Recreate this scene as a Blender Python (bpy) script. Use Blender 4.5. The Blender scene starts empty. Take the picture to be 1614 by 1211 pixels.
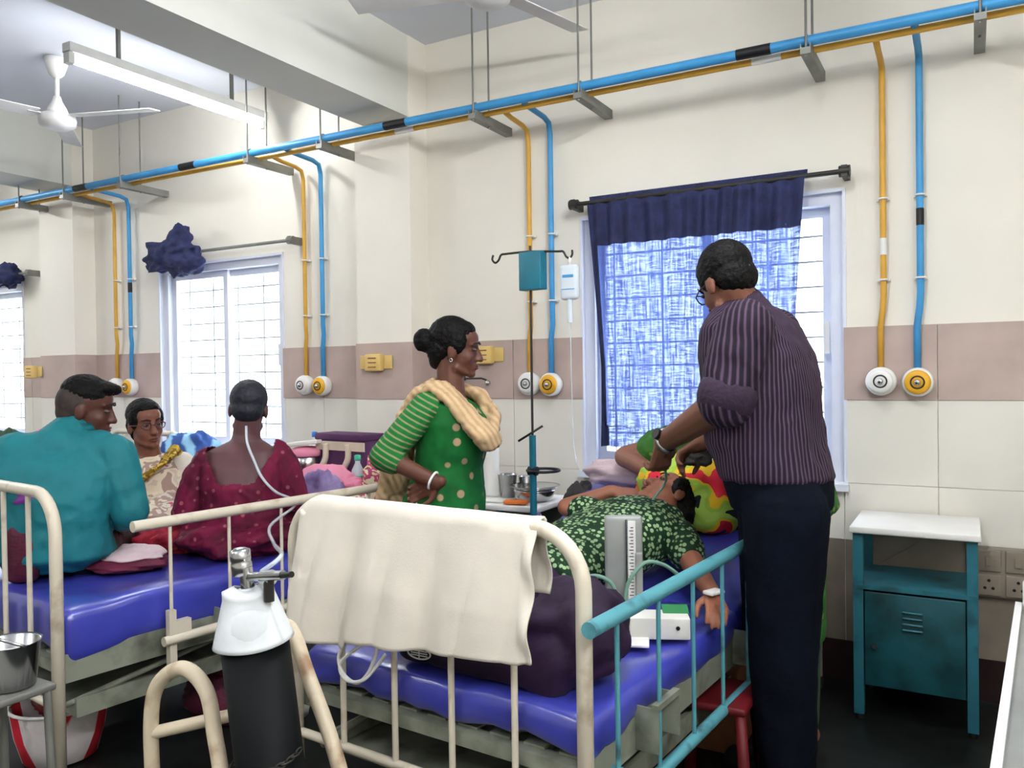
import bpy, math, random
from mathutils import Vector, Matrix, noise
V = Vector
S = bpy.context.scene
COL = S.collection
random.seed(7)

# ------------------------------------------------------------------ camera
cam = bpy.data.cameras.new('camera'); camo = bpy.data.objects.new('camera', cam); COL.objects.link(camo)
yaw, pit, rol = math.radians(29.4), math.radians(-0.75), math.radians(0.8)
fw = V((-math.sin(yaw)*math.cos(pit), math.cos(yaw)*math.cos(pit), math.sin(pit)))
rt = V((math.cos(yaw), math.sin(yaw), 0)); up = rt.cross(fw)
rc = rt*math.cos(rol) - up*math.sin(rol); uc = rt*math.sin(rol) + up*math.cos(rol)
camo.matrix_world = Matrix(((rc.x, uc.x, -fw.x, 0), (rc.y, uc.y, -fw.y, 0), (rc.z, uc.z, -fw.z, 1.35), (0, 0, 0, 1)))
cam.sensor_width = 36; cam.lens = 1290/1614*36; cam.clip_start = .02
S.camera = camo
# ------------------------------------------------------------------ sky, lamps' strength, exposure
W = bpy.data.worlds.new('world'); S.world = W; W.use_nodes = True
bg = W.node_tree.nodes['Background']; bg.inputs[0].default_value = (.86, .93, 1, 1); bg.inputs[1].default_value = 3.2
TUBE = 30.0; TUBE2 = 74.0
S.view_settings.view_transform = 'Standard'; S.view_settings.look = 'None'
S.view_settings.exposure = 1.45; S.view_settings.gamma = 1; S.view_settings.use_curve_mapping = False

# ------------------------------------------------------------------ materials
def lin(c): return tuple(((x/255)/12.92 if x/255 <= .04045 else ((x/255+.055)/1.055)**2.4) for x in c) + (1,)
def nodes(m):
    m.use_nodes = True; return m.node_tree.nodes, m.node_tree.links, m.node_tree.nodes['Principled BSDF']
def mat(name, c, rough=.6, metal=0, var=.12, scale=7, bump=.0, bscale=60, c2=None, spec=.4, det=4, lo=.35, hi=.7):
    m = bpy.data.materials.new(name); N, L, P = nodes(m)
    P.inputs['Roughness'].default_value = rough; P.inputs['Metallic'].default_value = metal
    P.inputs['Specular IOR Level'].default_value = spec
    tc = N.new('ShaderNodeTexCoord'); nz = N.new('ShaderNodeTexNoise'); nz.inputs['Scale'].default_value = scale; nz.inputs['Detail'].default_value = det
    L.new(tc.outputs['Object'], nz.inputs['Vector'])
    cr = N.new('ShaderNodeValToRGB'); a = lin(c)
    cr.color_ramp.elements[0].position = lo; cr.color_ramp.elements[1].position = hi
    if c2: b = lin(c2)
    else: b = tuple(x*(1-var) for x in a[:3]) + (1,); a = tuple(min(1, x*(1+var*.5)) for x in a[:3]) + (1,)
    cr.color_ramp.elements[0].color = b; cr.color_ramp.elements[1].color = a
    L.new(nz.outputs[0], cr.inputs[0]); L.new(cr.outputs[0], P.inputs['Base Color'])
    if bump:
        n2 = N.new('ShaderNodeTexNoise'); n2.inputs['Scale'].default_value = bscale; n2.inputs['Detail'].default_value = 3
        L.new(tc.outputs['Object'], n2.inputs['Vector'])
        b_ = N.new('ShaderNodeBump'); b_.inputs['Strength'].default_value = bump; b_.inputs['Distance'].default_value = .02
        L.new(n2.outputs[0], b_.inputs['Height']); L.new(b_.outputs[0], P.inputs['Normal'])
    return m
def mat_dots(name, c, d, scale, thr=.25, rough=.75, d2=None, bump=.15, soft=.06):
    """cloth printed with small spots"""
    m = bpy.data.materials.new(name); N, L, P = nodes(m); P.inputs['Roughness'].default_value = rough; P.inputs['Specular IOR Level'].default_value = .25
    tc = N.new('ShaderNodeTexCoord'); vo = N.new('ShaderNodeTexVoronoi'); vo.inputs['Scale'].default_value = scale; vo.inputs['Randomness'].default_value = .55
    L.new(tc.outputs['Object'], vo.inputs['Vector'])
    cr = N.new('ShaderNodeValToRGB'); cr.color_ramp.elements[0].position = thr; cr.color_ramp.elements[1].position = thr+soft
    cr.color_ramp.elements[0].color = lin(d); cr.color_ramp.elements[1].color = lin(c)
    L.new(vo.outputs['Distance'], cr.inputs[0])
    nz = N.new('ShaderNodeTexNoise'); nz.inputs['Scale'].default_value = 9; L.new(tc.outputs['Object'], nz.inputs['Vector'])
    mx = N.new('ShaderNodeMix'); mx.data_type = 'RGBA'; mx.blend_type = 'MULTIPLY'; mx.inputs[0].default_value = .5
    r2 = N.new('ShaderNodeValToRGB'); r2.color_ramp.elements[0].color = lin(d2 or (150, 150, 150)); r2.color_ramp.elements[0].position = .4; r2.color_ramp.elements[1].position = .6
    L.new(nz.outputs[0], r2.inputs[0]); L.new(cr.outputs[0], mx.inputs[6]); L.new(r2.outputs[0], mx.inputs[7]); L.new(mx.outputs[2], P.inputs['Base Color'])
    if bump:
        b_ = N.new('ShaderNodeBump'); b_.inputs['Strength'].default_value = bump; b_.inputs['Distance'].default_value = .02
        L.new(nz.outputs[0], b_.inputs['Height']); L.new(b_.outputs[0], P.inputs['Normal'])
    return m
def mat_patch(name, cols, scale, rough=.75, dist=1.2, edge=None, bump=.1):
    """cloth printed in irregular patches of the given colours"""
    m = bpy.data.materials.new(name); N, L, P = nodes(m); P.inputs['Roughness'].default_value = rough; P.inputs['Specular IOR Level'].default_value = .25
    tc = N.new('ShaderNodeTexCoord'); nz = N.new('ShaderNodeTexNoise'); nz.inputs['Scale'].default_value = scale; nz.inputs['Detail'].default_value = 1.5; nz.inputs['Distortion'].default_value = dist
    L.new(tc.outputs['Object'], nz.inputs['Vector'])
    cr = N.new('ShaderNodeValToRGB'); cr.color_ramp.interpolation = 'CONSTANT'
    e = cr.color_ramp.elements; n = len(cols)
    while len(e) < n: e.new(.5)
    for i, c in enumerate(cols):
        e[i].position = 0 if i == 0 else .33 + .34*(i-1)/max(1, n-2); e[i].color = lin(c)
    L.new(nz.outputs[0], cr.inputs[0]); L.new(cr.outputs[0], P.inputs['Base Color'])
    if bump:
        n2 = N.new('ShaderNodeTexNoise'); n2.inputs['Scale'].default_value = 14; L.new(tc.outputs['Object'], n2.inputs['Vector'])
        b_ = N.new('ShaderNodeBump'); b_.inputs['Strength'].default_value = bump*3; b_.inputs['Distance'].default_value = .02
        L.new(n2.outputs[0], b_.inputs['Height']); L.new(b_.outputs[0], P.inputs['Normal'])
    return m
def mat_stripe(name, c, d, axis, freq, wobble=.35, rough=.75, lo=.5, hi=.75):
    """woven stripes: planes across the given direction"""
    m = bpy.data.materials.new(name); N, L, P = nodes(m); P.inputs['Roughness'].default_value = rough; P.inputs['Specular IOR Level'].default_value = .25
    tc = N.new('ShaderNodeTexCoord'); dt = N.new('ShaderNodeVectorMath'); dt.operation = 'DOT_PRODUCT'; dt.inputs[1].default_value = V(axis).normalized()
    L.new(tc.outputs['Object'], dt.inputs[0])
    nz = N.new('ShaderNodeTexNoise'); nz.inputs['Scale'].default_value = 5; L.new(tc.outputs['Object'], nz.inputs['Vector'])
    ma = N.new('ShaderNodeMath'); ma.operation = 'MULTIPLY_ADD'; ma.inputs[1].default_value = wobble/freq*3; L.new(nz.outputs[0], ma.inputs[0]); L.new(dt.outputs['Value'], ma.inputs[2])
    m2 = N.new('ShaderNodeMath'); m2.operation = 'MULTIPLY'; m2.inputs[1].default_value = freq; L.new(ma.outputs[0], m2.inputs[0])
    fr = N.new('ShaderNodeMath'); fr.operation = 'PINGPONG'; fr.inputs[1].default_value = 1; L.new(m2.outputs[0], fr.inputs[0])
    cr = N.new('ShaderNodeValToRGB'); cr.color_ramp.elements[0].position = lo; cr.color_ramp.elements[1].position = hi
    cr.color_ramp.elements[0].color = lin(c); cr.color_ramp.elements[1].color = lin(d)
    L.new(fr.outputs[0], cr.inputs[0]); L.new(cr.outputs[0], P.inputs['Base Color'])
    b_ = N.new('ShaderNodeBump'); b_.inputs['Strength'].default_value = .3; b_.inputs['Distance'].default_value = .02
    n2 = N.new('ShaderNodeTexNoise'); n2.inputs['Scale'].default_value = 16; L.new(tc.outputs['Object'], n2.inputs['Vector'])
    L.new(n2.outputs[0], b_.inputs['Height']); L.new(b_.outputs[0], P.inputs['Normal'])
    return m
def mat_round(name, c, d, cx, cy, count, rough=.75):
    """shirt cloth with vertical stripes spaced round the trunk"""
    m = bpy.data.materials.new(name); N, L, P = nodes(m); P.inputs['Roughness'].default_value = rough; P.inputs['Specular IOR Level'].default_value = .2
    tc = N.new('ShaderNodeTexCoord'); sp = N.new('ShaderNodeSeparateXYZ'); L.new(tc.outputs['Object'], sp.inputs[0])
    def op(k, a, b=None, v=None):
        n = N.new('ShaderNodeMath'); n.operation = k; L.new(a, n.inputs[0])
        if b is not None: L.new(b, n.inputs[1])
        elif v is not None: n.inputs[1].default_value = v
        return n.outputs[0]
    ang = op('ARCTAN2', op('SUBTRACT', sp.outputs[1], v=cy), op('SUBTRACT', sp.outputs[0], v=cx))
    nz = N.new('ShaderNodeTexNoise'); nz.inputs['Scale'].default_value = 6; L.new(tc.outputs['Object'], nz.inputs['Vector'])
    t = op('ADD', op('MULTIPLY', ang, v=float(count)), op('MULTIPLY', nz.outputs[0], v=1.6))
    fr = op('PINGPONG', t, v=1.0)
    cr = N.new('ShaderNodeValToRGB'); cr.color_ramp.elements[0].position = .45; cr.color_ramp.elements[1].position = .9
    cr.color_ramp.elements[0].color = lin(c); cr.color_ramp.elements[1].color = lin(d); L.new(fr, cr.inputs[0]); L.new(cr.outputs[0], P.inputs['Base Color'])
    b_ = N.new('ShaderNodeBump'); b_.inputs['Strength'].default_value = .3; b_.inputs['Distance'].default_value = .02
    n2 = N.new('ShaderNodeTexNoise'); n2.inputs['Scale'].default_value = 16; L.new(tc.outputs['Object'], n2.inputs['Vector'])
    L.new(n2.outputs[0], b_.inputs['Height']); L.new(b_.outputs[0], P.inputs['Normal']); return m
def mat_emit(name, c, s):
    m = bpy.data.materials.new(name); N, L, P = nodes(m); P.inputs['Base Color'].default_value = lin(c)
    P.inputs['Emission Color'].default_value = lin(c); P.inputs['Emission Strength'].default_value = s; return m
def mat_clear(name, c, t, rough=.1):
    """thin clear plastic or window glass: mostly see-through, with a sheen"""
    m = bpy.data.materials.new(name); N, L, P = nodes(m); P.inputs['Base Color'].default_value = lin(c); P.inputs['Roughness'].default_value = rough
    tr = N.new('ShaderNodeBsdfTransparent'); tr.inputs[0].default_value = (.96, .98, 1, 1); mx = N.new('ShaderNodeMixShader'); mx.inputs[0].default_value = 1-t
    L.new(tr.outputs[0], mx.inputs[1]); L.new(P.outputs[0], mx.inputs[2]); L.new(mx.outputs[0], N['Material Output'].inputs[0]); return m
def mat_sheer(name):
    """navy gauze curtain: threads block part of the daylight, the rest shines through"""
    m = bpy.data.materials.new(name); N, L, P = nodes(m); out = N['Material Output']
    tc = N.new('ShaderNodeTexCoord'); mp = N.new('ShaderNodeMapping'); mp.inputs['Scale'].default_value = (95, 95, 7); L.new(tc.outputs['Object'], mp.inputs[0])
    nz = N.new('ShaderNodeTexNoise'); nz.inputs['Scale'].default_value = 1; nz.inputs['Detail'].default_value = 5; L.new(mp.outputs[0], nz.inputs['Vector'])
    mp2 = N.new('ShaderNodeMapping'); mp2.inputs['Scale'].default_value = (14, 14, 230); L.new(tc.outputs['Object'], mp2.inputs[0])
    nw = N.new('ShaderNodeTexNoise'); nw.inputs['Scale'].default_value = 1; nw.inputs['Detail'].default_value = 3; L.new(mp2.outputs[0], nw.inputs['Vector'])
    ad = N.new('ShaderNodeMath'); ad.operation = 'ADD'; L.new(nz.outputs[0], ad.inputs[0]); L.new(nw.outputs[0], ad.inputs[1])
    mr = N.new('ShaderNodeMapRange'); mr.inputs[1].default_value = .86; mr.inputs[2].default_value = 1.24; mr.inputs[3].default_value = .0; mr.inputs[4].default_value = .2; L.new(ad.outputs[0], mr.inputs[0])
    df = N.new('ShaderNodeBsdfDiffuse'); df.inputs[0].default_value = lin((46, 58, 116))
    tl = N.new('ShaderNodeBsdfTranslucent'); tl.inputs[0].default_value = lin((98, 116, 176))
    m1 = N.new('ShaderNodeMixShader'); m1.inputs[0].default_value = .42; L.new(df.outputs[0], m1.inputs[1]); L.new(tl.outputs[0], m1.inputs[2])
    tr = N.new('ShaderNodeBsdfTransparent'); tr.inputs[0].default_value = (.72, .82, 1, 1)
    m2 = N.new('ShaderNodeMixShader'); L.new(mr.outputs[0], m2.inputs[0]); L.new(m1.outputs[0], m2.inputs[1]); L.new(tr.outputs[0], m2.inputs[2])
    L.new(m2.outputs[0], out.inputs[0]); return m

M = dict(
 wall=mat('cream_paint', (234, 229, 216), .75, var=.05, scale=1.6, bump=.03, bscale=90),
 tile=mat('cream_tile', (230, 226, 214), .35, var=.04, scale=2),
 band=mat('taupe_tile', (188, 168, 158), .4, var=.12, scale=5, bump=.02),
 dado=mat('grey_brown_tile', (142, 130, 116), .45, var=.25, scale=4),
 skirt=mat('dark_red_skirting', (44, 26, 26), .4, var=.4, scale=6),
 ceil=mat('white_distemper', (226, 230, 238), .85, var=.05, scale=1.2),
 beam=mat('offwhite_plaster', (218, 218, 208), .85, var=.06, scale=1.5),
 floor=mat('dark_terrazzo', (22, 26, 23), .45, var=.5, scale=14, spec=.3),
 cream=mat('cream_enamel', (214, 204, 184), .38, var=.22, scale=11, bump=.05, bscale=30, c2=(168, 150, 126), lo=.25, hi=.45),
 grey=mat('grey_green_enamel', (136, 140, 124), .5, var=.3, scale=8, c2=(84, 86, 74), lo=.3, hi=.55),
 teal=mat('teal_enamel', (40, 104, 118), .4, var=.3, scale=9, c2=(26, 62, 70), lo=.3, hi=.5),
 tealp=mat('pale_teal_enamel', (84, 150, 160), .4, var=.3, scale=13, c2=(58, 92, 98), lo=.28, hi=.42),
 tealdark=mat('worn_dark_teal_enamel', (22, 78, 86), .42, scale=7, c2=(12, 38, 42), lo=.3, hi=.6, bump=.06, bscale=25),
 stand=mat('blue_green_enamel', (28, 112, 132), .4, var=.2),
 rexine=mat('royal_blue_rexine', (60, 66, 172), .27, var=.16, scale=5, bump=.15, bscale=9, spec=.7),
 blue=mat('pipe_blue', (64, 150, 205), .4, var=.12), yel=mat('pipe_yellow', (216, 164, 62), .45, var=.12),
 black=mat('black_plastic', (22, 22, 24), .5), white=mat('white_plastic', (232, 230, 226), .4, var=.04),
 upvc=mat('white_upvc', (222, 226, 236), .4, var=.03), glass=mat_clear('window_glass', (235, 240, 245), .93, .05),
 iron=mat('dark_iron', (52, 50, 46), .5, .3), steel=mat('stainless_steel', (190, 190, 190), .22, 1, var=.08), galv=mat('galvanised_steel', (132, 132, 126), .5, .4, var=.2),
 outy=mat('outlet_yellow', (228, 170, 40), .4), tape=mat('yellowed_tape', (222, 190, 116), .6, var=.12),
 sheer=mat_sheer('navy_gauze'), navy=mat('navy_cloth', (38, 44, 84), .85, var=.35, scale=14, bump=.3, bscale=30),
 towel=mat('unbleached_towel', (226, 218, 204), .95, var=.06, scale=10, bump=.05, bscale=200),
 purple=mat('dark_purple_nylon', (40, 16, 50), .75, var=.4, scale=6, bump=.3, bscale=14),
 gas=mat('black_cylinder_paint', (6, 9, 10), .6, var=.4, scale=5, spec=.15), gasw=mat('white_cylinder_paint', (222, 226, 228), .45, var=.15, scale=9),
 rust=mat('worn_cream_pipe', (206, 192, 166), .45, c2=(150, 120, 92), scale=10, lo=.3, hi=.48),
 bpgrey=mat('grey_hammered_metal', (150, 152, 148), .4, .2, var=.12), tubeg=mat('green_rubber', (112, 150, 132), .5),
 clear=mat_clear('clear_plastic', (228, 236, 242), .45, .15), fluid=mat_clear('saline_bag', (226, 236, 242), .3, .2),
 lblue=mat('label_blue', (70, 150, 205), .5), cap=mat('blue_cap', (40, 120, 215), .4),
 red=mat('red_plastic', (96, 10, 18), .55), carton=mat('brown_card', (140, 92, 60), .8), offw=mat('offwhite_card', (226, 224, 214), .6, var=.05), green=mat('green_card', (52, 132, 78), .6),
 dkgrey=mat('charcoal_cloth', (74, 70, 68), .85, var=.3, bump=.3), lilac=mat('lilac_cloth', (172, 158, 200), .8, c2=(112, 90, 140), scale=9, bump=.3, bscale=20),
 pink=mat('pink_cloth', (226, 142, 168), .85, c2=(190, 60, 100), scale=7, lo=.3, hi=.42, bump=.4, bscale=16), palep=mat('pale_pink_cloth', (220, 196, 200), .85, bump=.2),
 maroon=mat('maroon_cloth', (108, 28, 58), .75, c2=(64, 18, 38), scale=8, bump=.3), violet=mat('violet_polythene', (134, 62, 156), .35, var=.3),
 plum=mat('plum_canvas', (82, 44, 84), .75, var=.25), strap=mat('cream_webbing', (212, 200, 178), .8), aqua=mat('aqua_label', (60, 178, 140), .45),
 stripeb=mat_stripe('blue_striped_cloth', (52, 84, 150), (150, 200, 232), (.7, .2, .5), 16), 
 floral=mat_patch('cream_magenta_floral', [(226, 216, 178), (232, 224, 190), (186, 74, 112), (224, 212, 160), (150, 60, 100)], 14),
 multi=mat_patch('many_coloured_print', [(214, 60, 60), (226, 142, 40), (60, 110, 60), (40, 40, 90), (220, 120, 150), (230, 226, 220)], 9),
 pillow=mat_patch('red_green_yellow_print', [(40, 46, 110), (222, 40, 62), (222, 44, 66), (236, 190, 40), (160, 196, 72), (172, 206, 86), (26, 34, 40)], 8.5, dist=.6),
 redp=mat_patch('red_maroon_print', [(120, 24, 50), (168, 34, 56), (140, 24, 48), (190, 80, 60)], 12),
 dgreen=mat('dark_green_cloth', (52, 76, 52), .85), orange=mat('orange_cloth', (226, 120, 50), .8),
 tubstr=mat_stripe('red_white_stripe', (232, 224, 224), (206, 40, 56), (.8, -.5, 0), 17, wobble=.02, lo=.45, hi=.5),
)
P_ = M['rexine'].node_tree.nodes['Principled BSDF']; P_.inputs['Coat Weight'].default_value = .7; P_.inputs['Coat Roughness'].default_value = .3
def skin(name, c): return mat(name, c, .5, var=.14, scale=10, bump=.03, bscale=120, spec=.35)

# ------------------------------------------------------------------ mesh tools
INV = {}                       # thing/part -> matrix taking world points into its own space
def tag(o, label=None, cat=None, group=None, kind=None):
    for k, v in (('label', label), ('category', cat), ('group', group), ('kind', kind)):
        if v: o[k] = v
    return o
def thing(name, loc, label, cat, group=None, kind=None):
    o = bpy.data.objects.new(name, None); COL.objects.link(o); o.location = loc; o.empty_display_size = .1
    INV[o] = Matrix.Translation(-V(loc)); return tag(o, label, cat, group, kind)
def link(name, me, parent, origin, m, smooth=True):
    o = bpy.data.objects.new(name, me); COL.objects.link(o)
    if parent is not None:
        o.parent = parent; T = INV[parent]; INV[o] = T
    else:
        T = Matrix.Translation(-V(origin)); o.location = origin; INV[o] = T
    me.transform(T)
    if m: me.materials.append(m)
    if smooth: me.polygons.foreach_set('use_smooth', [True]*len(me.polygons))
    return o
def frame(d, hint=V((0, 0, 1))):
    d = V(d).normalized()
    if abs(d.dot(hint)) > .98: hint = V((1, 0, 0)) if abs(d.x) < .9 else V((0, 1, 0))
    a = hint.cross(d).normalized(); return a, d.cross(a)
class MB:
    def __init__(s): s.v = []; s.f = []; s.fl = []
    def add(s, vs, fs, flat=False):
        n = len(s.v); s.v += [tuple(p) for p in vs]; s.f += [tuple(i+n for i in q) for q in fs]; s.fl += [flat]*len(fs); return s
    def box(s, c, d, R=None):
        c = V(c); h = V(d)*.5; P = []
        for x in (-1, 1):
            for y in (-1, 1):
                for z in (-1, 1):
                    q = V((x*h.x, y*h.y, z*h.z)); P.append(c + (R @ q if R else q))
        return s.add(P, [(0, 1, 3, 2), (4, 6, 7, 5), (0, 4, 5, 1), (2, 3, 7, 6), (0, 2, 6, 4), (1, 5, 7, 3)], True)
    def b2(s, lo, hi): lo, hi = V(lo), V(hi); return s.box((lo+hi)/2, hi-lo)
    def rings(s, R, cap=True, closed=False):
        n = len(R[0]); vs = [p for r in R for p in r]; fs = []
        m = len(R)
        for i in range(m if closed else m-1):
            j = (i+1) % m
            for k in range(n): fs.append((i*n+k, i*n+(k+1) % n, j*n+(k+1) % n, j*n+k))
        if cap and not closed: fs.append(tuple(range(n-1, -1, -1))); fs.append(tuple((m-1)*n+k for k in range(n)))
        return s.add(vs, fs)
    def cyl(s, p0, p1, r0, r1=None, n=14):
        r1 = r0 if r1 is None else r1; p0, p1 = V(p0), V(p1); a, b = frame(p1-p0)
        R = [[p + (a*math.cos(t*2*math.pi/n)+b*math.sin(t*2*math.pi/n))*r for t in range(n)] for p, r in ((p0, r0), (p1, r1))]
        vs = [p for r in R for p in r]; s.add(vs, [(k, (k+1) % n, n+(k+1) % n, n+k) for k in range(n)])
        s.add(R[0], [tuple(range(n-1, -1, -1))], True); return s.add(R[1], [tuple(range(n))], True)
    def tube(s, pts, r, n=10, closed=False):
        pts = [V(p) for p in pts]; m = len(pts); rr = r if isinstance(r, (list, tuple)) else [r]*m
        T = [((pts[(i+1) % m] if (closed or i < m-1) else pts[i]) - (pts[i-1] if (closed or i > 0) else pts[i])).normalized() for i in range(m)]
        a, b = frame(T[0]); R = []
        for i in range(m):
            a = (a - T[i]*a.dot(T[i])).normalized(); b = T[i].cross(a)
            R.append([pts[i] + (a*math.cos(k*2*math.pi/n)+b*math.sin(k*2*math.pi/n))*rr[i] for k in range(n)])
        return s.rings(R, closed=closed)
    def lathe(s, c, prof, n=24, R=None):
        c = V(c); Q = []
        for r, z in prof:
            Q.append([c + (R @ V((r*math.cos(k*2*math.pi/n), r*math.sin(k*2*math.pi/n), z)) if R else V((r*math.cos(k*2*math.pi/n), r*math.sin(k*2*math.pi/n), z))) for k in range(n)])
        return s.rings(Q)
    def ell(s, c, r, R=None, n=14, m=9):
        c = V(c); r = (r, r, r) if not hasattr(r, '__len__') else r; Q = []
        for i in range(m+1):
            th = math.pi*min(max(i/m, .02), .98)
            Q.append([c + (R @ V((r[0]*math.sin(th)*math.cos(k*2*math.pi/n), r[1]*math.sin(th)*math.sin(k*2*math.pi/n), -r[2]*math.cos(th))) if R else V((r[0]*math.sin(th)*math.cos(k*2*math.pi/n), r[1]*math.sin(th)*math.sin(k*2*math.pi/n), -r[2]*math.cos(th)))) for k in range(n)])
        return s.rings(Q)
    def cap(s, p0, p1, r0, r1=None, n=12):
        """tapered limb with round ends"""
        r1 = r0 if r1 is None else r1; p0, p1 = V(p0), V(p1); d = (p1-p0).normalized(); a, b = frame(d); Q = []
        for i in range(5):
            t = math.pi/2*(1-i/4)*.97; Q.append((p0 - d*r0*math.sin(t), r0*math.cos(t)))
        for i in range(5):
            t = math.pi/2*(i/4)*.97; Q.append((p1 + d*r1*math.sin(t), r1*math.cos(t)))
        return s.rings([[p + (a*math.cos(k*2*math.pi/n)+b*math.sin(k*2*math.pi/n))*r for k in range(n)] for p, r in Q])
    def limb(s, pts, rr):
        for i in range(len(pts)-1): s.cap(pts[i], pts[i+1], rr[i], rr[i+1])
        return s
    def loft(s, secs, g=0, n=24, ex=2.3, ends=True):
        """rounded trunk through sections (centre, side vector, half width, half depth, front vector)"""
        Q = []
        def ring(c, sd, a, b, fr, k=1.0):
            out = []
            for i in range(n):
                t = i*2*math.pi/n; x, y = math.cos(t), math.sin(t)
                x = math.copysign(abs(x)**(2/ex), x); y = math.copysign(abs(y)**(2/ex), y)
                out.append(V(c) + V(sd)*(x*(a+g)*k) + V(fr)*(y*(b+g)*k))
            return out
        if ends:
            c, sd, a, b, fr = secs[0]; d = (V(secs[1][0])-V(c)).normalized(); Q.append(ring(V(c)-d*(b+g)*.35, sd, a, b, fr, .55))
        for c, sd, a, b, fr in secs: Q.append(ring(c, sd, a, b, fr))
        if ends:
            c, sd, a, b, fr = secs[-1]; d = (V(c)-V(secs[-2][0])).normalized(); Q.append(ring(V(c)+d*(b+g)*.35, sd, a, b, fr, .55))
        return s.rings(Q)
    def rbox(s, c, d, r, R=None, fn=None):
        """box with rounded edges, optionally pushed about by fn(point)->point"""
        c = V(c); h = V(d)*.5; ax = []
        for k in range(3):
            e = h[k]; rr = min(r, e*.98)
            m = max(2, int(e*2/.05)) if fn else 1
            ax.append([-e, -e+rr*.3, -e+rr] + [-e+rr + (2*e-2*rr)*j/m for j in range(1, m)] + [e-rr, e-rr*.3, e])
        idx = {}; vs = []; fs = []
        def vert(i, j, k):
            key = (i, j, k)
            if key not in idx:
                q = V((ax[0][i], ax[1][j], ax[2][k])); inn = V([max(-h[t]+min(r, h[t]*.98), min(h[t]-min(r, h[t]*.98), q[t])) for t in range(3)])
                w = q-inn; q = inn + (w.normalized()*min(r, w.length) if w.length > 1e-9 else w)
                if fn: q = fn(q)
                idx[key] = len(vs); vs.append(c + (R @ q if R else q))
            return idx[key]
        n = [len(a) for a in ax]
        for A, B, C_ in ((0, 1, 2), (1, 2, 0), (2, 0, 1)):
            for e in (0, n[C_]-1):
                for i in range(n[A]-1):
                    for j in range(n[B]-1):
                        def kk(a, b):
                            t = [0, 0, 0]; t[A] = a; t[B] = b; t[C_] = e; return vert(*t)
                        q = (kk(i, j), kk(i+1, j), kk(i+1, j+1), kk(i, j+1)); fs.append(q if e else q[::-1])
        return s.add(vs, fs)
    def grid(s, fn, nu, nv):
        vs = [fn(i/nu, j/nv) for i in range(nu+1) for j in range(nv+1)]; w = nv+1
        return s.add(vs, [(i*w+j, (i+1)*w+j, (i+1)*w+j+1, i*w+j+1) for i in range(nu) for j in range(nv)])
    def lump(s, c, r, amp=.15, fr=2.2, seed=0, R=None, flat=None, n=28, m=18):
        """crumpled bundle of cloth with a flat underside"""
        c = V(c); Q = []
        for i in range(m+1):
            th = math.pi*min(max(i/m, .02), .98); row = []
            for k in range(n):
                ph = k*2*math.pi/n; u = V((math.sin(th)*math.cos(ph), math.sin(th)*math.sin(ph), -math.cos(th)))
                d = 1 + amp*noise.noise(u*fr + V((seed*7.3, seed*3.1, 0))) + amp*.5*noise.noise(u*fr*2.7 + V((seed, 5, seed)))
                q = V((u.x*r[0], u.y*r[1], u.z*r[2]))*d
                if R: q = R @ q
                q = c+q
                if flat is not None: q.z = max(q.z, flat)
                row.append(q)
            Q.append(row)
        return s.rings(Q)
    def mesh(s, name):
        me = bpy.data.meshes.new(name); me.from_pydata(s.v, [], s.f); return me
    def build(s, name, m, parent=None, origin=(0, 0, 0), smooth=True):
        o = link(name, s.mesh(name), parent, origin, m, False)
        if smooth: o.data.polygons.foreach_set('use_smooth', [not x for x in s.fl])
        return o
    def fuse(s, name, m, parent=None, origin=(0, 0, 0), vox=.008, sm=2, crease=0, cs=.06):
        """weld the overlapping pieces into one continuous skin"""
        me = s.mesh(name); o = bpy.data.objects.new(name, me); COL.objects.link(o)
        r = o.modifiers.new('r', 'REMESH'); r.mode = 'VOXEL'; r.voxel_size = vox
        k = o.modifiers.new('s', 'SMOOTH'); k.iterations = sm; k.factor = .5
        dg = bpy.context.evaluated_depsgraph_get(); dg.update()
        new = bpy.data.meshes.new_from_object(o.evaluated_get(dg)); bpy.data.objects.remove(o); bpy.data.meshes.remove(me)
        if crease:
            nv = len(new.vertices); P = [0.0]*(3*nv); N_ = [0.0]*(3*nv)
            new.vertices.foreach_get('co', P); new.vertices.foreach_get('normal', N_)
            for i in range(0, 3*nv, 3):
                q = V((P[i]/cs, P[i+1]/cs, P[i+2]/cs*.8)); w = noise.noise(q)*.7 + noise.noise(q*2.1+V((9, 2, 4)))*.35
                w = crease*(1-2.2*abs(w)); P[i] += N_[i]*w; P[i+1] += N_[i+1]*w; P[i+2] += N_[i+2]*w
            new.vertices.foreach_set('co', P); new.update()
        return link(name, new, parent, origin, m)
def cut(o, fn):
    """open a neckline: drop the faces whose world-space centre satisfies fn"""
    import bmesh
    bm = bmesh.new(); bm.from_mesh(o.data); T = INV[o].inverted()
    bmesh.ops.delete(bm, geom=[q for q in bm.faces if fn(T @ q.calc_center_median())], context='FACES')
    bm.to_mesh(o.data); bm.free(); return o
def solid(o, t):
    k = o.modifiers.new('solid', 'SOLIDIFY'); k.thickness = t; k.offset = 0; return o
def copy_tree(o, parent=None):
    c = o.copy(); COL.objects.link(c)
    if parent is not None: c.parent = parent
    if o in INV: INV[c] = INV[o]
    for ch in list(o.children): copy_tree(ch, c)
    return c
def structure(o): o['kind'] = 'structure'; return o
def Rz(a): return Matrix.Rotation(math.radians(a), 3, 'Z')
def Rx(a): return Matrix.Rotation(math.radians(a), 3, 'X')
def Ry(a): return Matrix.Rotation(math.radians(a), 3, 'Y')
def arc(c, a, b, r, t0, t1, n): return [V(c) + V(a)*r*math.cos(t0+(t1-t0)*i/n) + V(b)*r*math.sin(t0+(t1-t0)*i/n) for i in range(n+1)]
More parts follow.
